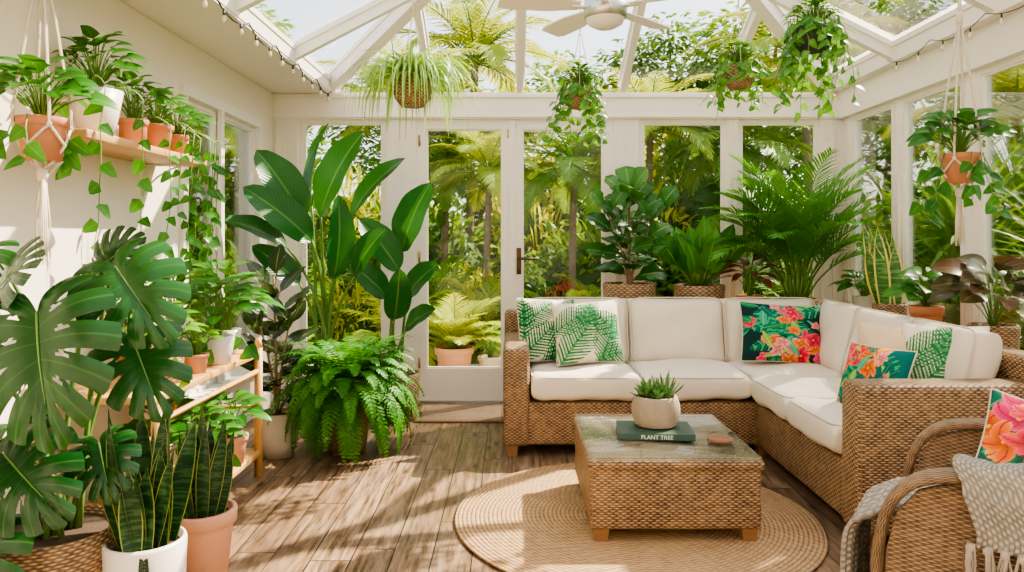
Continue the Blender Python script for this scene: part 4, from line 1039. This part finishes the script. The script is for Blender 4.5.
# ---------------------------------------------------------------- outside
m=MB(); box(m,-16,18,YB+.13,30,-.12,-.06); box(m,-16,XL-.15,-6,YB+.13,-.12,-.06); box(m,XR+.15,18,-6,YB+.13,-.12,-.06); obj('ground',m,grass,kind='structure',smooth=False,label='garden lawn')
m=MB()
for i in range(-4,6):
    for j in range(3): rbox(m,i*.6+.01,i*.6+.59,YB+.14+j*.6,YB+.14+j*.6+.585,-.06,-.03,.008,2)
obj('patio',m,stone,kind='structure',smooth=False,label='pale stone patio outside the doors')
def bushmesh(n,ls,lw,squash=.8,prof='lance',seg=3,seed=1):
    rr=random.Random(seed); ml=MB()
    for i in range(n):
        u=rr.uniform(-.25,1); a=rr.uniform(0,2*pi); s=math.sqrt(max(0,1-u*u)); lump=1+.18*math.sin(a*3+seed)+.14*math.sin(u*7+a*2); rad=lump*rr.uniform(.80,1.08)
        p=V((math.cos(a)*s*rad,math.sin(a)*s*rad,(u*rad*squash+.25*squash)))
        d=V((math.cos(a)*s,math.sin(a)*s,u*.6))+V((rr.uniform(-.7,.7),rr.uniform(-.7,.7),rr.uniform(-.7,.6)))
        leaf(ml,p,d,V((rr.uniform(-.5,.5),rr.uniform(-.5,.5),1)),ls*rr.uniform(.6,1.3),lw*rr.uniform(.7,1.2),droop=.7,prof=prof,seg=seg,rnd=rr.random())
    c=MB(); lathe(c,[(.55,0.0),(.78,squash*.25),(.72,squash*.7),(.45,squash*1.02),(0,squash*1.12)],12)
    return ml,c
def bush(label,ml,c,lm,name='garden_shrub',cat='shrub',group='garden shrubs'):
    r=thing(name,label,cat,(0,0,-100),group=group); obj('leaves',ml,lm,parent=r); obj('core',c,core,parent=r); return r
def place(proto,items):
    first=True
    for x,y,s,sz in items:
        if first: proto.location=(x,y,-.06); proto.scale=(s,s,sz); proto.rotation_euler=(0,0,R.uniform(0,6)); first=False
        else: dup(proto,(x,y,-.06),R.uniform(0,6),s,sz)
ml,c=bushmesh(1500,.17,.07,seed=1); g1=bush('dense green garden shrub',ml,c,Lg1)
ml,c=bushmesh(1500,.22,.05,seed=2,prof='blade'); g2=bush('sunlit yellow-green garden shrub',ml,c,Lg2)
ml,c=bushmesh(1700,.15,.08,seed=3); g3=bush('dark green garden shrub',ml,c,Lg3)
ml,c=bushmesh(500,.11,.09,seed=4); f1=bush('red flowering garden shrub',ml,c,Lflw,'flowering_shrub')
place(g3,[(-8+2.2*i,12.6+.9*math.sin(i*2.1),1.45,2.2+.5*math.sin(i*1.7)) for i in range(8)]+[(-3.4,5.0,.9,1.6),(-3.3,3.6,1,1.7),(6.8,4.0,1.4,1.6),(6.6,6.6,1.4,1.7),(6.9,1.5,1.4,1.6),(.3,9.6,.5,.9),(3.7,8.0,.6,1.1),(-1.3,9.0,.5,1.0)])  # the pair outside the left windows is added to darken those panes
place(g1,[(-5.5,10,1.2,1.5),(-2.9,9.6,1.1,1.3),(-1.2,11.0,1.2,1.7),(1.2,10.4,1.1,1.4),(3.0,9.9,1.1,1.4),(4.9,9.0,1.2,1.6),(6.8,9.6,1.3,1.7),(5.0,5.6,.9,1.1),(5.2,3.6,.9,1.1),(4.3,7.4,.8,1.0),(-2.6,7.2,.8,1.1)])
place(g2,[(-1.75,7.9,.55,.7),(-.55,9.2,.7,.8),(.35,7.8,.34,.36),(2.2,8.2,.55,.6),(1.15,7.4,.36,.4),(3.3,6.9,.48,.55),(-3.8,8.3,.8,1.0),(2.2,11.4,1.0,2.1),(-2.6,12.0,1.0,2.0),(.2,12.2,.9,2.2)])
place(f1,[(.62,8.5,.26,.75),(1.75,7.5,.22,.4),(3.9,4.9,.3,.5)])
def palm(label,H,nf,L,lm,seed,ll=.42,tr=.055,name='palm_tree',el0=1.4,elr=1.5,dr=1.3,lw=.035):
    r=thing(name,label,'palm',(0,0,-.06),group='garden palms'); m=MB()
    if H>.1:
        pts=[V((.03*math.sin(i*.25+seed),.03*math.sin(i*.3),H*i/14)) for i in range(15)]
        tube(m,pts,tr*1.15,tr*.85,12)
        for k in range(int(H/.09)):
            z=k*.09+.04; i=min(13,int(z/H*14)); p=pts[i].lerp(pts[i+1],z/H*14-i); lathe(m,[(tr*.95,-.03),(tr*1.12,.02),(tr*.9,.03)],12,tuple(p))
        obj('trunk',m,bark,parent=r); top=pts[-1]
    else: top=V((0,0,.05))
    ml,ms=MB(),MB()
    for i in range(nf):
        a=i*2.399; t=i/nf; el=el0-elr*t
        frond(ml,ms,top,V((math.cos(a)*math.cos(el),math.sin(a)*math.cos(el),math.sin(el))),L*R.uniform(.85,1.1),28,ll,lw,droop=dr,ang=58,vee=.25,seg=2,r=.014,hang=.5,start=.14)
    obj('fronds',ml,lm,parent=r); obj('stalks',ms,stem,parent=r); return r
def pplace(p,items):
    for i,(x,y,s,sz) in enumerate(items):
        if i==0:p.location=(x,y,-.06);p.scale=(s,s,sz)
        else: dup(p,(x,y,-.06),i*1.9,s,sz)
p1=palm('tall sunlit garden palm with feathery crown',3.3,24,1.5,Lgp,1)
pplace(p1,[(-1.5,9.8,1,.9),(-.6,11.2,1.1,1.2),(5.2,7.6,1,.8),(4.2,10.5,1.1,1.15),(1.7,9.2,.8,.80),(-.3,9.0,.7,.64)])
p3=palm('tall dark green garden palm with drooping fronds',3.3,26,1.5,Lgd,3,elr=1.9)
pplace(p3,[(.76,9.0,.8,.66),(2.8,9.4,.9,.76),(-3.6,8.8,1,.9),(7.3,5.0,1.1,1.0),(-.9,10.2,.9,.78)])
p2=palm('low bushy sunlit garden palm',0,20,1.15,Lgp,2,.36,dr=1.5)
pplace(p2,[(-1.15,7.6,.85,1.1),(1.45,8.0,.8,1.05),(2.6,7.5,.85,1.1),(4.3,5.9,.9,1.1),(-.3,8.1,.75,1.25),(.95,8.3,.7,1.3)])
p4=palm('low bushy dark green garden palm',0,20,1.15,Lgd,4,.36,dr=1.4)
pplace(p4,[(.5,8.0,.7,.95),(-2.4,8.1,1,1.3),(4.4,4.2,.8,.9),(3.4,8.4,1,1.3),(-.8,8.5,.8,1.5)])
yu=thing('yucca_tree','spiky yucca with sword-like leaves','yucca',(0,0,0),group='garden yuccas'); m=MB(); tube(m,[(0,0,0),(.03,0,.5),(0,0,1.0)],.07,.06,10); obj('trunk',m,bark,parent=yu)
ml=MB()
for zc in(1.0,.7,.4):
    for i in range(90):
        a=i*2.399; el=1.45-1.9*(i/90); leaf(ml,(math.cos(a)*.04,math.sin(a)*.04,zc),V((math.cos(a)*math.cos(el),math.sin(a)*math.cos(el),math.sin(el))),V((-math.cos(a),-math.sin(a),1)),R.uniform(.55,.8),.05,droop=.5,fold=.3,prof='strap',seg=5)
obj('leaves',ml,Lyuc,parent=yu); pplace(yu,[(3.6,4.7,1,1.1),(3.6,5.9,1.1,1.3),(3.75,3.6,1,1.2),(3.0,6.9,1,1.15),(4.6,6.6,1.1,1.5)])
def tree(label,seed,lm,n=4200):
    r=thing('garden_tree',label,'tree',(0,0,-.06),group='tall garden trees'); rr=random.Random(seed); m=MB(); tube(m,[(0,0,0),(.1,.05,1.5),(0,0,3.2),(.1,0,5)],.10,.05,10)
    ml=MB(); cl=[]
    for k in range(16):
        a=k*2.399; z=3.0+3.2*k/16; rd=1.6*math.sin(pi*(.2+.75*k/16)); e=V((math.cos(a)*rd,math.sin(a)*rd,z)); cl.append(e); tube(m,bez((0,0,z-1.0),(e.x*.3,e.y*.3,z-.3),e,5),.04,.012,6)
    for i in range(n):
        c_=cl[i%16]; u=rr.uniform(-1,1);a=rr.uniform(0,6.28);s=math.sqrt(1-u*u); q=rr.uniform(.3,1)*.8
        leaf(ml,c_+V((math.cos(a)*s*q,math.sin(a)*s*q,u*q*.7)),V((math.cos(a),math.sin(a),rr.uniform(-1,.4))),V((rr.uniform(-.5,.5),rr.uniform(-.5,.5),1)),.20*rr.uniform(.7,1.2),.09,droop=.5,seg=3,rnd=rr.random())
    obj('trunk',m,bark,parent=r); obj('canopy',ml,lm,parent=r); return r
t1=tree('tall broadleaf garden tree',1,Lg1,4600); pplace(t1,[(4.8,13.5,1.0,.90),(-5.4,13,1.1,.85),(9.2,11,1.1,1.0),(1.3,16.0,1.0,.80)])
t3=tree('tall dark broadleaf garden tree',5,Lg3,4600); pplace(t3,[(3.2,15.0,.9,.88),(7.4,14.5,1.0,.95),(-8,10,1.0,.9),(-1.9,16.0,1.0,.80)])
pp=plant('potted_palm','bright palm in a terracotta pot on the patio',(-.52,6.65,-.029),'rim',.17,.13,.30,terra2); ml,ms=MB(),MB()
for i in range(28):
    a=i*2.399; el=1.4-.9*i/28; frond(ml,ms,(0,0,.28),V((math.cos(a)*math.cos(el),math.sin(a)*math.cos(el),math.sin(el))),R.uniform(.45,.75),20,.20,.020,droop=1.0,ang=55,seg=2,r=.006,hang=.35,start=.2)
fin(pp,ml,ms,Lgp)
small('potted_shrub','small leafy plant in a stone pot on the patio',(-.20,6.75,-.029),'rim',.11,.08,.2,cream,Lg1,30,.25,.16,.16,.06,'lance')
small('potted_shrub','leafy plant in a terracotta pot on the patio',(.45,6.9,-.029),'rim',.12,.09,.22,terra,Lg2,34,.3,.2,.2,.07,'lance')

# ---------------------------------------------------------------- light & camera
w=bpy.data.worlds.new('World'); scene.world=w; w.use_nodes=True; nt=w.node_tree; nt.nodes.clear()
o=nt.nodes.new('ShaderNodeOutputWorld'); b=nt.nodes.new('ShaderNodeBackground'); s=nt.nodes.new('ShaderNodeTexSky'); s.sky_type='NISHITA'
s.sun_disc=False; s.sun_elevation=math.radians(48); s.sun_rotation=math.radians(55); s.air_density=1.0; s.dust_density=3.0; s.ozone_density=1.0
nt.links.new(mixc(nt,.5,s.outputs[0],(6.2,5.7,5.0)),b.inputs[0]); b.inputs[1].default_value=.35; nt.links.new(b.outputs[0],o.inputs[0])
sd=V((.62,.45,.78)).normalized()
l=bpy.data.lights.new('sun','SUN'); l.energy=14.5; l.angle=math.radians(.7); l.color=(1,.86,.66)
lo=bpy.data.objects.new('sun',l); COL.objects.link(lo); lo.rotation_euler=(-sd).to_track_quat('-Z','Y').to_euler(); lo.location=(5,5,8)
cam=bpy.data.cameras.new('camera'); cam.lens=26; cam.sensor_width=36; cam.shift_y=-.045; cam.clip_end=200
co=bpy.data.objects.new('camera',cam); COL.objects.link(co); co.location=(0,0,1.23); co.rotation_euler=(pi/2,0,0); scene.camera=co
